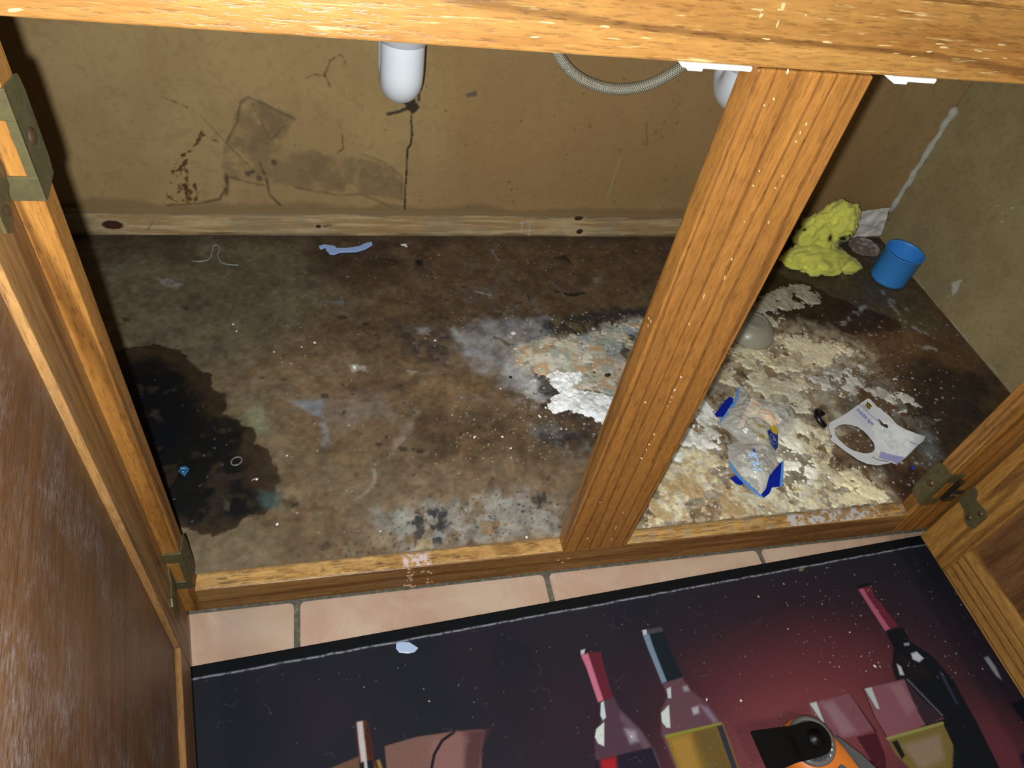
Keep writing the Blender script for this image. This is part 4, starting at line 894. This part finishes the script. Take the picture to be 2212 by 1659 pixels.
blk = mat('black_rubber', lin((10, 10, 11)), .35)
ringo('rubber_washer', (1772, 908), .0118, .0040, blk, 'black rubber washer on edge left of the torn paper card', tilt=(.5, -.15, .85), arc=.62, z=.002)
crumb('blue_bead', (1970, 1012), .0024, (20, 60, 190), 'tiny round blue bead on the floor near the right hinge', .9, 1., None, cat='bead', rough=.2)
del_ = bpy.data.objects['blue_bead']
if 'group' in del_: del del_['group']
fo = mat('blue_foil', lin((70, 130, 170)), .25, .6)
sheet('foil_scrap', [hz((384, 1018), .001), hz((400, 1030), .001), hz((412, 1014), .002), hz((398, 1006), .003)], fo, 'shiny blue foil scrap inside the black wet patch', 'foil', amp=.004, seed=4, n=14, freq=300)
crumb('white_sliver', (549, 1036), .0026, (170, 166, 156), 'thin pale sliver right of the clear ring', .3, .35, None, cat='sliver', ang=.5)
if 'group' in bpy.data.objects['white_sliver']: del bpy.data.objects['white_sliver']['group']
# clear plastic lid behind the post
lidp = hz((1618, 722)); lm = mat('frosted_plastic', lin((214, 206, 182)), .3, 0, .5, Transmission_Weight=.6, IOR=1.35)
lid = empty('small_bowl', (lidp[0], lidp[1], 0), 'clear frosted plastic bowl lying upside down, half hidden behind the centre post', 'bowl')
bm = bmesh.new(); addlathe(bm, [(.036, .0016), (.0365, .004), (.035, .010), (.031, .018), (.024, .0245), (.014, .028), (.006, .0265), (0, .026)], (lidp[0], lidp[1], 0), n=48)
lo = link('dome', bme(bm), lm, lid, True); sm = lo.modifiers.new('s', 'SOLIDIFY'); sm.thickness = .0012
bm = bmesh.new(); addlathe(bm, [(.015, .0275), (.017, .030), (.019, .0275)], (lidp[0], lidp[1], 0), n=40); link('rim_bead', bme(bm), lm, lid, True)

# torn plastic bag
bag = empty('plastic_bag', hz((1640, 950)), 'torn clear plastic bag with dark blue zip strips on the crust', 'bag')
film = mat('clear_film', (.66, .65, .60), .10, 0, .8); film.node_tree.nodes['Principled BSDF'].inputs['Alpha'].default_value = .42
t = NT(film); t.bump(t.noise(t.coord(), 90, 3, .5, 1.), .5, .003)
def wrinkled(name, outline, m, parent, amp, seed, z0=.003, freq=55, dx=.0016, zf=None, th=.0):
    P = [hz(q, z0)[:2] for q in outline]; xs = [p[0] for p in P]; ys = [p[1] for p in P]
    us = np.arange(min(xs)-.002, max(xs)+.002, dx); vs = np.arange(min(ys)-.002, max(ys)+.002, dx)
    s = Surf((0, 0, z0), (1, 0, 0), (0, 1, 0), us, vs, ((0, 0, 1), z0), (200, 200, 200)); w = (slice(None), slice(None)); d = s.sdf([tuple(p) for p in P], w)
    n = fbm(s.X*.8+s.Y*.5, s.Y*.9-s.X*.4, freq, 3, seed); s.Hh = amp*(1-2.4*np.abs(n-.5))*sstep(-d, -.001, .02) + amp*.25*fbm(s.X, s.Y, freq*4, 2, seed+2)
    if zf is not None: s.Hh = s.Hh + zf(s)
    o = link(name, s.mesh((0, 0, 1), d < 0), m, parent)
    if th: so = o.modifiers.new('s', 'SOLIDIFY'); so.thickness = th
    return o
BAGO = [(1596, 835), (1612, 840), (1628, 862), (1660, 866), (1700, 878), (1715, 900), (1714, 925), (1700, 938), (1680, 950), (1676, 1000), (1672, 1030), (1650, 1074), (1612, 1040), (1575, 997), (1572, 965), (1600, 955), (1570, 930), (1552, 915), (1562, 900), (1580, 870)]
wrinkled('clear_film', BAGO, film, bag, .010, 12, .0045)
dbl = mat('dark_blue_film', lin((14, 36, 150)), .35); lbl = mat('pale_blue_film', lin((96, 148, 220)), .4)
def strip(name, px, z, m, parent, th=.001, lab=None):
    o = prism(name, [hz(q, z) for q in px], (0, 0, 1), th, m, parent); return tag(o, lab) if lab else o
strip('zip_strip', [(1544, 894), (1551, 886), (1558, 876), (1570, 862), (1576, 857), (1584, 861), (1583, 870), (1572, 885), (1568, 892), (1560, 901), (1556, 899), (1548, 900)], .011, dbl, bag, lab='dark blue zip strip')
strip('zip_edge', [(1594, 836), (1598, 838), (1594, 862), (1586, 878), (1576, 882), (1577, 877), (1586, 868), (1591, 852)], .0115, lbl, bag, lab='pale blue zip edge')
strip('zip_edge', [(1572, 888), (1574, 892), (1563, 905), (1556, 914), (1556, 908), (1561, 896)], .011, lbl, bag, lab='pale blue zip edge')
strip('zip_strip', [(1689, 996), (1690, 1050), (1668, 1052), (1662, 1066), (1650, 1075), (1643, 1070), (1655, 1055), (1662, 1028), (1675, 1012)], .012, dbl, bag, lab='dark blue zip strip')
strip('zip_edge', [(1689, 997), (1693, 994), (1691, 1050), (1684, 1051)], .0124, lbl, bag, lab='pale blue zip edge')
strip('zip_edge', [(1574, 994), (1578, 998), (1596, 1026), (1616, 1044), (1638, 1065), (1650, 1073), (1640, 1071), (1612, 1048), (1592, 1028), (1578, 1008)], .0124, lbl, bag, lab='pale blue zip edge')
strip('zip_strip', [(1578, 1032), (1592, 1026), (1607, 1042), (1601, 1048), (1590, 1044)], .0105, dbl, bag, lab='dark blue zip strip')
strip('zip_strip', [(1624, 968), (1628, 966), (1632, 976), (1626, 982)], .0125, dbl, bag, lab='dark blue zip strip')
pk = mat('pinkish_tissue', lin((224, 186, 156)), .8); t = NT(pk); t.l.new(t.ramp(t.noise(t.coord(), 110, 4), [(.38, lin((226, 178, 146))), (.55, lin((224, 204, 172))), (.7, lin((232, 224, 200)))]), t.b.inputs['Base Color'])
wrinkled('torn_label', [(1624, 861), (1640, 872), (1660, 882), (1680, 895), (1685, 915), (1667, 922), (1655, 912), (1640, 902), (1615, 902), (1600, 925), (1594, 925), (1610, 890)], pk, bag, .006, 14, .012, 90, .001)
yl = mat('yellow_film', lin((196, 168, 40)), .4); wrinkled('yellow_label', [(1614, 905), (1640, 904), (1662, 922), (1677, 927), (1680, 938), (1660, 945), (1650, 965), (1636, 960), (1630, 930), (1612, 920)], mat('amber_film', lin((172, 146, 70)), .35), bag, .005, 15, .010, 70, .001)
strip('yellow_patch', [(1664, 922), (1671, 918), (1680, 928), (1679, 938), (1668, 932)], .0185, yl, bag); strip('blue_label', [(1658, 931), (1665, 926), (1680, 938), (1680, 966), (1676, 972), (1668, 960)], .0175, mat('label_blue', lin((38, 52, 120)), .45), bag)
# a faded mark on the blue label: ovals and bars, too small to read
for L in ([(1663, 940), (1668, 938), (1675, 948), (1677, 958), (1672, 960), (1666, 950), (1663, 940)], [(1668, 945), (1673, 952)], [(1670, 943), (1675, 951)]):
    tube('label_mark', [hz(q, .0186) for q in L], .00028, mat('label_white', lin((150, 160, 196)), .5), bag, 6)
bm = bmesh.new(); rs = random.Random(4)
for _ in range(46):
    px = 1630+rs.gauss(0, 6)+0; py = rs.uniform(978, 1016); px = 1620+(py-978)*.35+rs.uniform(-4, 12); c = Vector(hz((px, py), .013)); r = rs.uniform(.0011, .0022)
    bmesh.ops.create_icosphere(bm, subdivisions=2, radius=r, matrix=Matrix.Translation(c))
tag(link('pellets', bme(bm), mat('pale_blue_pellet', lin((176, 204, 232)), .6), bag, True), 'pale blue and yellowish pellets', kind='stuff')

# torn packaging card: 'DG office / invisible tape'
card = empty('packaging_card', hz((1880, 950)), 'white torn backing card with an oval hole and purple lettering', 'card')
OUT = [(1869, 865), (1874, 862), (1879, 864), (1894, 881), (1899, 883), (1909, 893), (1922, 904), (1935, 920), (1954, 932), (1977, 942), (1994, 947), (1990, 957), (1979, 965), (1956, 988), (1936, 1003), (1928, 1000), (1922, 996), (1923, 1000), (1896, 1005), (1873, 1002), (1853, 993), (1828, 976), (1794, 950), (1798, 943), (1790, 923), (1793, 913), (1812, 903), (1831, 892), (1857, 873)]
HOLE = [(1802, 932), (1803, 925), (1810, 919), (1818, 917), (1828, 916), (1840, 918), (1853, 922), (1864, 929), (1873, 938), (1881, 948), (1887, 956), (1890, 966), (1889, 973), (1885, 977), (1876, 980), (1865, 980), (1854, 977), (1843, 974), (1832, 968), (1821, 959), (1810, 948), (1804, 940)]
SLOT = [(1895, 906), (1899, 905), (1904, 911), (1908, 916), (1914, 917), (1918, 921), (1918, 926), (1914, 926), (1908, 922), (1902, 919), (1900, 913)]
CZ = .006
P = [hz(q, CZ)[:2] for q in OUT]; xs = [p[0] for p in P]; ys = [p[1] for p in P]; dx = .0005
s = Surf((0, 0, CZ), (1, 0, 0), (0, 1, 0), np.arange(min(xs)-.001, max(xs)+.001, dx), np.arange(min(ys)-.001, max(ys)+.001, dx), ((0, 0, 1), CZ), (214, 212, 214))
aw = (slice(None), slice(None)); keep = (s.sdf([tuple(p) for p in P], aw) < 0) & (s.sdf([s.p(q) for q in HOLE], aw) > 0) & (s.sdf([s.p(q) for q in SLOT], aw) > 0)
s.poly([(1872, 900), (1935, 922), (1992, 948), (1950, 990), (1900, 990), (1892, 940)], (232, 232, 228), .004, .008, 60, .8, breakup=(120, .3, .5)); s.dots([(1872, 910), (1935, 930), (1980, 955), (1920, 985), (1895, 950)], 60, (246, 246, 244), .0004, .0016, 4, .8)
s.line([(1855, 873), (1910, 924)], .0007, (138, 142, 200), soft=.0004); s.poly([(1900, 975), (1935, 985), (1955, 988), (1937, 1003), (1924, 996), (1898, 990)], (150, 146, 200), .0008, .001, 200, .85, breakup=(160, .2, .4))
s.line([(1884, 988), (1900, 995), (1918, 997)], .0008, (120, 118, 124), soft=.0005); s.line([(1963, 957), (1979, 965)], .0008, (150, 150, 176), soft=.0005)
# small print rows (too small to read) in the card's own ink
for r_ in range(3):
    for k in range(9):
        a = (1843+k*3.6+r_*-1.5, 887+k*3.3+r_*3.2); s.line([a, (a[0]+2.2, a[1]+2)], .00035, (168, 166, 200), soft=.0003, op=.8)
s.Hh = .004*sstep(s.X, float(hz((1900, 930), CZ)[0]), float(hz((1990, 950), CZ)[0])) + .0012*fb(s, 24, 3, 9) + .001*fb(s, 80, 3, 10)*sstep(s.X, .50, .53)
cf = link('card_sheet', s.mesh((0, 0, 1), keep), vcol('printed_card', .55, .35), card); so = cf.modifiers.new('s', 'SOLIDIFY'); so.thickness = .0005; so.offset = -1
def flat_text(txt, pa, pb, z, hscale, m, parent, name, bold=0.):
    cu = bpy.data.curves.new(name, 'FONT'); cu.body = txt; cu.size = 1; cu.offset = bold
    ob = bpy.data.objects.new(name, cu); COL.objects.link(ob); bpy.context.view_layer.update()
    me = bpy.data.meshes.new_from_object(ob); bpy.data.objects.remove(ob)
    a, b = Vector(hz(pa, z)), Vector(hz(pb, z)); xs = [v.co.x for v in me.vertices]; W = max(xs)-min(xs); u = (b-a); L = u.length; u.normalize(); v = Vector((-u.y, u.x, 0)); k = L/W; x0 = min(xs)
    for q in me.vertices: q.co = a + u*((q.co.x-x0)*k) + v*(q.co.y*k*hscale) + Vector((0, 0, .0002))
    return link(name, me, m, parent)
ZT = CZ+.0022
prism('logo_block', [hz(q, ZT) for q in ((1869, 874), (1874, 868), (1884, 877), (1878, 884))], (0, 0, 1), .0002, mat('logo_black', lin((28, 28, 18)), .5), card)
flat_text('DG', (1869.5, 873.5), (1879, 882), ZT+.0002, 1.1, mat('logo_yellow', lin((222, 206, 40)), .5), card, 'logo_lettering', .02)
flat_text('OFFICE', (1862, 875), (1874, 887), ZT, 1.3, mat('ink_black', lin((60, 60, 60)), .6), card, 'printed_lettering')
flat_text('invisible tape', (1848.5, 885), (1884, 919), ZT, 1.7, mat('ink_purple', lin((110, 108, 190)), .6), card, 'printed_lettering', .015)

# ================================================================ KITCHEN MAT
ZM = ZF + .007
mA = hz((413, 1438), ZM); mB = hz((1990, 1155), ZM); mU = (mB-mA); mU[2] = 0; mU /= np.linalg.norm(mU); mV = np.array([mU[1], -mU[0], 0])
us = np.concatenate([np.arange(-.16, -.01, .004), np.arange(-.01, 1.08, .0009), np.arange(1.082, 1.2, .004)]); vs = np.concatenate([np.arange(0, .27, .0009), np.arange(.274, .50, .004)])
s = Surf(mA, mU, mV, us, vs, ((0, 0, 1), ZM), (34, 33, 42))
n1 = fb(s, 9, 4, 60); n2 = fb(s, 40, 4, 61); lerp(s, sstep(n1, .4, .65), (44, 37, 46), .6)
# red glow of the printed background
def glow(px, col, rx, ry, op):
    c = s.p(px); d = np.hypot((s.X-c[0])/rx, (s.Y-c[1])/ry) + .12*(n1-.5); lerp(s, 1-sstep(d, .1, 1.), col, op)
glow((1800, 1500), (66, 34, 42), .34, .20, 1.); glow((1760, 1560), (124, 58, 62), .27, .15, .9); glow((1700, 1640), (132, 68, 72), .22, .10, .8); glow((2160, 1640), (112, 50, 56), .12, .10, .8); glow((1330, 1560), (56, 32, 42), .2, .12, .5)
s.poly([(2050, 1180), (2212, 1400), (2212, 1300), (2100, 1150)], (30, 26, 32), .05, .03, 20, .6)  # shadow by the right door, painted into the mat's upper right
def art(P_, c, soft=.0008, op=1., amp=.0, **k): s.poly(P_, c, soft, amp, 80, op, **k)
# printed wine bottles
art([(1298, 1515), (1325, 1505), (1340, 1535), (1385, 1580), (1412, 1625), (1436, 1680), (1290, 1680), (1284, 1600), (1298, 1560)], (84, 58, 70), .002)
art([(1340, 1535), (1385, 1580), (1412, 1620), (1425, 1655), (1410, 1650), (1380, 1600), (1340, 1555)], (118, 92, 104), .003, .6)
art([(1298, 1518), (1304, 1514), (1309, 1550), (1302, 1556), (1297, 1545)], (196, 206, 206)); art([(1288, 1575), (1305, 1560), (1305, 1612), (1292, 1606), (1285, 1592)], (206, 210, 204)); art([(1350, 1575), (1372, 1580), (1378, 1600), (1362, 1605)], (180, 170, 180), .004, .7)
art([(1254, 1405), (1292, 1400), (1296, 1410), (1256, 1416)], (40, 34, 42)); art([(1255, 1412), (1297, 1408), (1302, 1430), (1322, 1500), (1322, 1508), (1292, 1517), (1268, 1445), (1256, 1425)], (104, 34, 48))
art([(1255, 1415), (1270, 1412), (1276, 1430), (1303, 1512), (1292, 1517), (1266, 1440)], (206, 116, 138), .0012); art([(1254, 1405), (1264, 1402), (1262, 1412), (1255, 1414)], (190, 190, 196), .0008)
art([(1284, 1643), (1408, 1614), (1440, 1700), (1290, 1700)], (34, 28, 44), .001); art([(1298, 1642), (1330, 1635), (1334, 1680), (1300, 1680)], (170, 34, 40), .003)
art([(1431, 1476), (1473, 1463), (1490, 1490), (1530, 1522), (1556, 1558), (1600, 1680), (1468, 1680), (1428, 1585), (1428, 1535), (1442, 1505)], (104, 70, 80), .002)
art([(1428, 1540), (1445, 1523), (1448, 1572), (1440, 1572), (1430, 1560)], (204, 208, 200)); art([(1440, 1488), (1449, 1484), (1450, 1508), (1443, 1508)], (190, 196, 196)); art([(1494, 1530), (1508, 1525), (1510, 1540), (1498, 1544)], (190, 180, 186), .002, .8)
art([(1510, 1522), (1530, 1530), (1552, 1562), (1540, 1560)], (150, 128, 146), .003, .7); art([(1484, 1480), (1490, 1492), (1478, 1494), (1474, 1484)], (160, 150, 160), .002, .8)
art([(1388, 1362), (1428, 1354), (1434, 1366), (1390, 1374)], (76, 70, 78)); art([(1389, 1372), (1434, 1364), (1444, 1395), (1475, 1462), (1431, 1476), (1402, 1405)], (22, 32, 38))
art([(1389, 1372), (1402, 1370), (1410, 1395), (1440, 1472), (1430, 1476), (1400, 1402)], (122, 142, 160), .0012); art([(1387, 1362), (1396, 1360), (1398, 1370), (1390, 1372)], (196, 202, 206), .0008)
art([(1438, 1592), (1562, 1562), (1604, 1680), (1470, 1680)], (128, 98, 42), .001); art([(1444, 1595), (1490, 1585), (1520, 1680), (1475, 1680)], (176, 134, 58), .006, .8); art([(1500, 1580), (1545, 1570), (1590, 1680), (1540, 1680)], (104, 84, 44), .005, .7)
art([(1436, 1588), (1558, 1560), (1558, 1565), (1438, 1595)], (140, 140, 52)); art([(1548, 1568), (1560, 1566), (1600, 1680), (1588, 1680)], (50, 50, 62), .001)
art([(1912, 1362), (1950, 1355), (1966, 1385), (2015, 1418), (2060, 1470), (2110, 1560), (2170, 1680), (2060, 1680), (2000, 1600), (1940, 1475), (1927, 1440), (1930, 1400)], (16, 17, 24), .0014)
art([(1927, 1440), (1942, 1412), (1990, 1430), (2010, 1460), (1960, 1470), (1935, 1470)], (28, 22, 26), .003)
art([(1852, 1270), (1880, 1262), (1890, 1290), (1900, 1300), (1940, 1352), (1913, 1363), (1870, 1295), (1856, 1282)], (112, 40, 56)); art([(1855, 1273), (1866, 1272), (1872, 1285), (1922, 1358), (1912, 1363), (1866, 1292)], (184, 96, 118), .0012)
art([(1850, 1264), (1880, 1258), (1884, 1264), (1854, 1272)], (20, 20, 26)); art([(1968, 1412), (1980, 1408), (1995, 1422), (1985, 1430), (1972, 1424)], (196, 198, 202), .0015); art([(1937, 1434), (1946, 1440), (1953, 1458), (1944, 1458)], (190, 194, 190), .0012)
art([(1952, 1390), (1964, 1388), (1964, 1394), (1954, 1395)], (150, 150, 156), .001); art([(2028, 1452), (2034, 1450), (2070, 1520), (2066, 1522)], (60, 62, 84), .002, .7)
# printed wine glasses
art([(1747, 1520), (1835, 1498), (1862, 1535), (1890, 1575), (1853, 1589), (1800, 1600), (1770, 1590), (1755, 1550)], (134, 86, 94), .001, .8); art([(1775, 1520), (1800, 1515), (1850, 1580), (1820, 1590)], (160, 122, 132), .005, .7)
art([(1749, 1520), (1763, 1516), (1780, 1560), (1776, 1560)], (190, 196, 192), .001); art([(1835, 1498), (1838, 1500), (1895, 1580), (1890, 1582)], (70, 36, 46), .0008)
art([(1850, 1592), (1893, 1582), (1912, 1630), (1916, 1680), (1870, 1680), (1880, 1640)], (78, 24, 36), .001)
art([(1864, 1487), (1953, 1467), (1990, 1510), (2039, 1552), (1917, 1595), (1890, 1550)], (142, 88, 98), .001, .9); art([(1953, 1467), (1965, 1465), (2042, 1548), (2000, 1568), (1978, 1530)], (34, 28, 38), .001, .9)
art([(1868, 1488), (1882, 1484), (1896, 1520), (1900, 1532), (1893, 1530)], (184, 192, 188), .001); art([(1920, 1480), (1945, 1475), (1980, 1530), (1960, 1545)], (158, 116, 124), .004, .6)
s.line([(1864, 1487), (1890, 1550), (1917, 1595)], .0008, (66, 34, 44), soft=.0006); s.line([(1960, 1468), (2035, 1545)], .0010, (110, 110, 124), soft=.0006, op=.8); s.line([(1864, 1487), (1953, 1467)], .0006, (86, 56, 60), soft=.0005)
art([(1917, 1595), (2036, 1561), (2059, 1610), (2056, 1680), (1985, 1680), (1935, 1630)], (124, 106, 52), .001); art([(1950, 1610), (2030, 1585), (2040, 1640), (1990, 1665)], (150, 128, 106), .005, .85)
s.line([(1917, 1596), (2036, 1562)], .0016, (150, 146, 84), soft=.0008); art([(1926, 1603), (1938, 1598), (1955, 1632), (1948, 1640)], (22, 22, 26), .0012)
art([(2126, 1422), (2134, 1418), (2150, 1440), (2163, 1468), (2152, 1460)], (170, 172, 168), .002); art([(2182, 1520), (2212, 1508), (2240, 1560), (2212, 1560)], (20, 20, 28), .003)
art([(2200, 1630), (2215, 1625), (2230, 1650), (2210, 1660)], (50, 24, 48), .002)
# printed bottle neck and ribbon at the left
art([(769, 1562), (790, 1557), (797, 1575), (806, 1640), (830, 1690), (780, 1690), (774, 1620)], (104, 58, 26), .0014); art([(786, 1565), (795, 1565), (806, 1640), (796, 1640)], (70, 30, 26), .002); art([(771, 1560), (783, 1558), (796, 1690), (786, 1690), (776, 1610)], (196, 184, 180), .0012)
art([(775, 1648), (806, 1640), (812, 1700), (780, 1700)], (26, 24, 34), .001); art([(783, 1600), (787, 1600), (797, 1690), (790, 1690)], (196, 184, 180), .001); art([(813, 1643), (820, 1641), (828, 1665), (820, 1665)], (150, 120, 50), .001)
art([(831, 1612), (900, 1592), (976, 1581), (1037, 1576), (1050, 1578), (1040, 1620), (1040, 1690), (838, 1690)], (128, 92, 82), .001); art([(1000, 1580), (1062, 1574), (1045, 1605), (1032, 1690), (1005, 1690)], (78, 44, 52), .004, .8); art([(930, 1600), (985, 1584), (1010, 1590), (990, 1680), (930, 1680)], (148, 104, 100), .006, .7)
s.line([(980, 1582), (955, 1600), (938, 1630), (928, 1680)], .0016, (28, 24, 32), soft=.0008); art([(708, 1662), (775, 1634), (778, 1680), (700, 1680)], (112, 80, 60), .001)
# ribs, lint, stitching and binding
rib = .5+.5*np.sin(s.X*2*math.pi/.0028); s.C *= (1 - .16*rib*(s.Y > .02))[..., None]
L_ = [(420, 1480), (1980, 1190), (2212, 1480), (2212, 1700), (420, 1700)]
s.dots(L_, 260, (150, 140, 130), .0003, .0010, 70, .7); s.dots([(1650, 1230), (2040, 1200), (2212, 1450), (1900, 1480), (1750, 1560)], 150, (186, 176, 160), .0004, .0014, 71, .8)
r_ = random.Random(9)
for _ in range(60):
    x, y = r_.uniform(430, 2000), r_.uniform(1300, 1650); a = r_.uniform(0, 6); l = r_.uniform(6, 22); s.line([(x, y), (x+l*math.cos(a), y+l*math.sin(a)), (x+l*1.5*math.cos(a+.6), y+l*1.5*math.sin(a+.6))], .00015, (110, 104, 106), soft=.0004, op=.45)
s.poly([(1724, 1222), (1736, 1216), (1738, 1232), (1728, 1234)], (132, 120, 98), .0012, .002, 150, .9)
edge = s.Y + .0016*(fbm(s.X, s.Y, 60, 3, 72)-.5)
lerp(s, 1-sstep(edge, .0145, .0155), (12, 12, 14)); st = np.exp(-((edge-.0160)/.0007)**2)*(.35+.65*sstep(fb(s, 300, 2, 73), .3, .5)); lerp(s, np.clip(st, 0, 1), (168, 166, 176), .85)
s.poly([(1828, 1166), (1834, 1165), (1836, 1182), (1831, 1183)], (100, 100, 98), .0008, .001, 200, .8)
s.Hh = np.where(edge < .0155, .0012, 0) + .0003*rib*(s.Y > .017) - .0035*(1-sstep(s.Y, 0, .0022))
mo = empty('kitchen_mat', mA, 'dark mat printed with wine bottles and glasses on the tiles', 'mat')
tag(link('printed_top', s.mesh((0, 0, 1)), vcol('mat_print', .9, .2, var=.22, bumps=((900, .5),)), mo), 'wine bottle and glass print')
bm = bmesh.new(); q = [mA+mU*us[0], mA+mU*us[-1], mA+mU*us[-1]+mV*vs[-1], mA+mU*us[0]+mV*vs[-1]]; addprism(bm, [Vector((p[0], p[1], ZM-.0032)) for p in q], (0, 0, 1), .0036); link('rubber_backing', bme(bm), blk, mo)
# shard on the mat
sh = [(856, 1388), (866, 1386), (884, 1386), (904, 1399), (896, 1408), (882, 1411), (862, 1409), (855, 1400)]
o = prism('plastic_shard', [hz(q, ZM+.0035) for q in sh], (0, 0, 1), .0025, mat('grey_blue_plastic', lin((178, 196, 222)), .35), None, org=hz((878, 1398), ZM)); tag(o, 'pale grey-blue plastic shard lying on the mat near its edge', 'shard')
bv = o.modifiers.new('b', 'BEVEL'); bv.width = .0009; bv.segments = 2
for i, px in enumerate(((1600, 1514), (1526, 1512), (1889, 1440), (1364, 1591), (1835, 1366), (1638, 1289), (927, 1515))): crumb('mat_crumb', px, (.0022, .0018, .0026, .0018, .0014, .0015, .0012)[i], (214, 200, 168), ('cream crumb right of the printed gold-labelled bottle, above the tool blade', 'cream crumb on the shoulder of the printed gold-labelled bottle', 'largest cream crumb on the mat, left of the printed black bottle', 'small cream crumb on the printed pink-capped bottle', 'cream crumb near the neck of the printed black bottle', 'cream crumb high on the mat between the printed bottles and the rail', 'tiny cream crumb on the dark left of the mat')[i], .5, .7, 'cream crumbs on the printed mat', ZM, ang=i)

# ================================================================ OSCILLATING MULTI-TOOL on the mat
ZBL = -.086; hc = Vector(hz((1760, 1596), ZBL)); ang = -.93
tool = empty('multi_tool', (hc.x, hc.y, ZM), 'orange and grey oscillating cutting tool with a black blade on the mat', 'power tool')
ax = Vector((math.cos(ang), math.sin(ang), 0)); sd = Vector((-ax.y, ax.x, 0)); UP = Vector((0, 0, 1))
org_m = mat('orange_plastic', lin((226, 124, 44)), .4); gry = mat('grey_rubber', lin((84, 84, 84)), .6); silver = mat('silver_ring', lin((170, 172, 172)), .3, .8); blkm = mat('black_steel', lin((14, 14, 14)), .42, .5)
bm = bmesh.new(); rings = []; n = 40
for (u, wd, zt, zb) in ((-.031, .006, -.118, -.130), (-.0295, .016, -.106, -.136), (-.024, .024, -.099, -.1405), (-.012, .030, -.0955, -.1415), (0, .0315, -.0945, -.1415), (.02, .034, -.0955, -.1415), (.045, .036, -.099, -.1415), (.08, .033, -.102, -.1415), (.13, .026, -.102, -.1415), (.2, .027, -.100, -.1415), (.22, .015, -.110, -.135)):
    c = Vector((hc.x, hc.y, 0)) + ax*(u+.004); zc = (zt+zb)/2; hh = (zt-zb)/2
    rings.append([bm.verts.new(c + sd*wd*(abs(math.cos(a))**.75*(1 if math.cos(a) > 0 else -1)) + UP*(zc+hh*(abs(math.sin(a))**.75*(1 if math.sin(a) > 0 else -1)))) for a in [2*math.pi*k/n for k in range(n)]])
for a, b in zip(rings, rings[1:]):
    for k in range(n): bm.faces.new((a[k], a[(k+1) % n], b[(k+1) % n], b[k]))
bm.faces.new(rings[0][::-1]); bm.faces.new(rings[-1]); link('body', bme(bm), org_m, tool, True)
def slab(name, uv, ztop, m, dome=True, th=.004):
    pts = [Vector((hc.x, hc.y, 0)) + ax*u + sd*v for u, v in uv]; bm = bmesh.new(); a = [bm.verts.new(p + UP*(ztop-.16*(abs((p-hc).dot(sd))**2)*60*.0 - .0)) for p in pts]; f = bm.faces.new(a)
    r = bmesh.ops.extrude_face_region(bm, geom=[f]); [setattr(v, 'co', v.co - UP*th) for v in r['geom'] if isinstance(v, bmesh.types.BMVert)]
    bmesh.ops.bevel(bm, geom=[e for e in bm.edges], offset=.001, segments=2, affect='EDGES'); return link(name, bme(bm), m, tool)
slab('rubber_grip', [(.034, -.006), (.046, -.012), (.075, -.015), (.2, -.016), (.2, .002), (.075, .002), (.05, .005), (.036, .004)], -.0952, gry, th=.008)
slab('rubber_grip', [(.018, .029), (.05, .018), (.08, .012), (.2, .012), (.2, .0285), (.1, .0275), (.05, .031)], -.097, gry, th=.02)
lathe('collar', [(.0262, 0), (.0262, .004), (.025, .0055), (.0205, .0058), (.0195, .0035), (0, .0035)], (hc.x, hc.y, -.0955), silver, tool, n=56)
for k in range(8):
    a = ang - 1.2 + .3*k; p = hc + Vector((math.cos(a), math.sin(a), 0))*.0205; p.z = ZBL-.0042
    bm = bmesh.new(); addbox(bm, (-.0014, -.0006, -.0006), (.0014, .0006, .0026)); bm.transform(Matrix.Translation(p) @ Matrix.Rotation(a, 4, 'Z')); link('dial_tooth', bme(bm), silver, tool)
for k, ch in ((0, '0'), (1, '1'), (2, '2')): pass
# blade: round cranked flange, then the flat cutting plate
bpx = [(1618, 1604), (1700, 1573), (1746, 1570), (1775, 1560), (1800, 1568)]
bdir = (Vector(hz((1620, 1635), ZBL)) - hc); bdir.z = 0; bdir.normalize(); bs_ = Vector((-bdir.y, bdir.x, 0))
bm = bmesh.new(); prof_ = [(-.001, .0175, 0), (.006, .018, 0), (.022, .0178, 0), (.026, .0178, .0003), (.034, .0180, .005), (.038, .0180, .0055), (.074, .0215, .0055)]
t_ = []; 
for u, wd, dz in prof_: t_.append([bm.verts.new(Vector((hc.x, hc.y, ZBL+.0015)) + bdir*u + bs_*v + UP*dz) for v in (-wd, wd)])
for a, b in zip(t_, t_[1:]): bm.faces.new((a[0], a[1], b[1], b[0]))
pb = [bm.verts.new(Vector((hc.x, hc.y, ZBL+.0015)) + (bdir*math.cos(a) + bs_*math.sin(a))*.0175) for a in [math.pi/2 + math.pi*k/14 for k in range(1, 14)]]
bm.faces.new([t_[0][1]] + pb + [t_[0][0]])
bo = link('blade', bme(bm), blkm, tool); so = bo.modifiers.new('s', 'SOLIDIFY'); so.thickness = .0014; tag(bo, 'black flat cutting blade')
lathe('clamp_bolt', [(0, .0052), (.0045, .0052), (.005, .004), (.0092, .0036), (.0098, .0), (.0098, -.001)], (hc.x, hc.y, ZBL+.0022), blkm, tool, n=32)
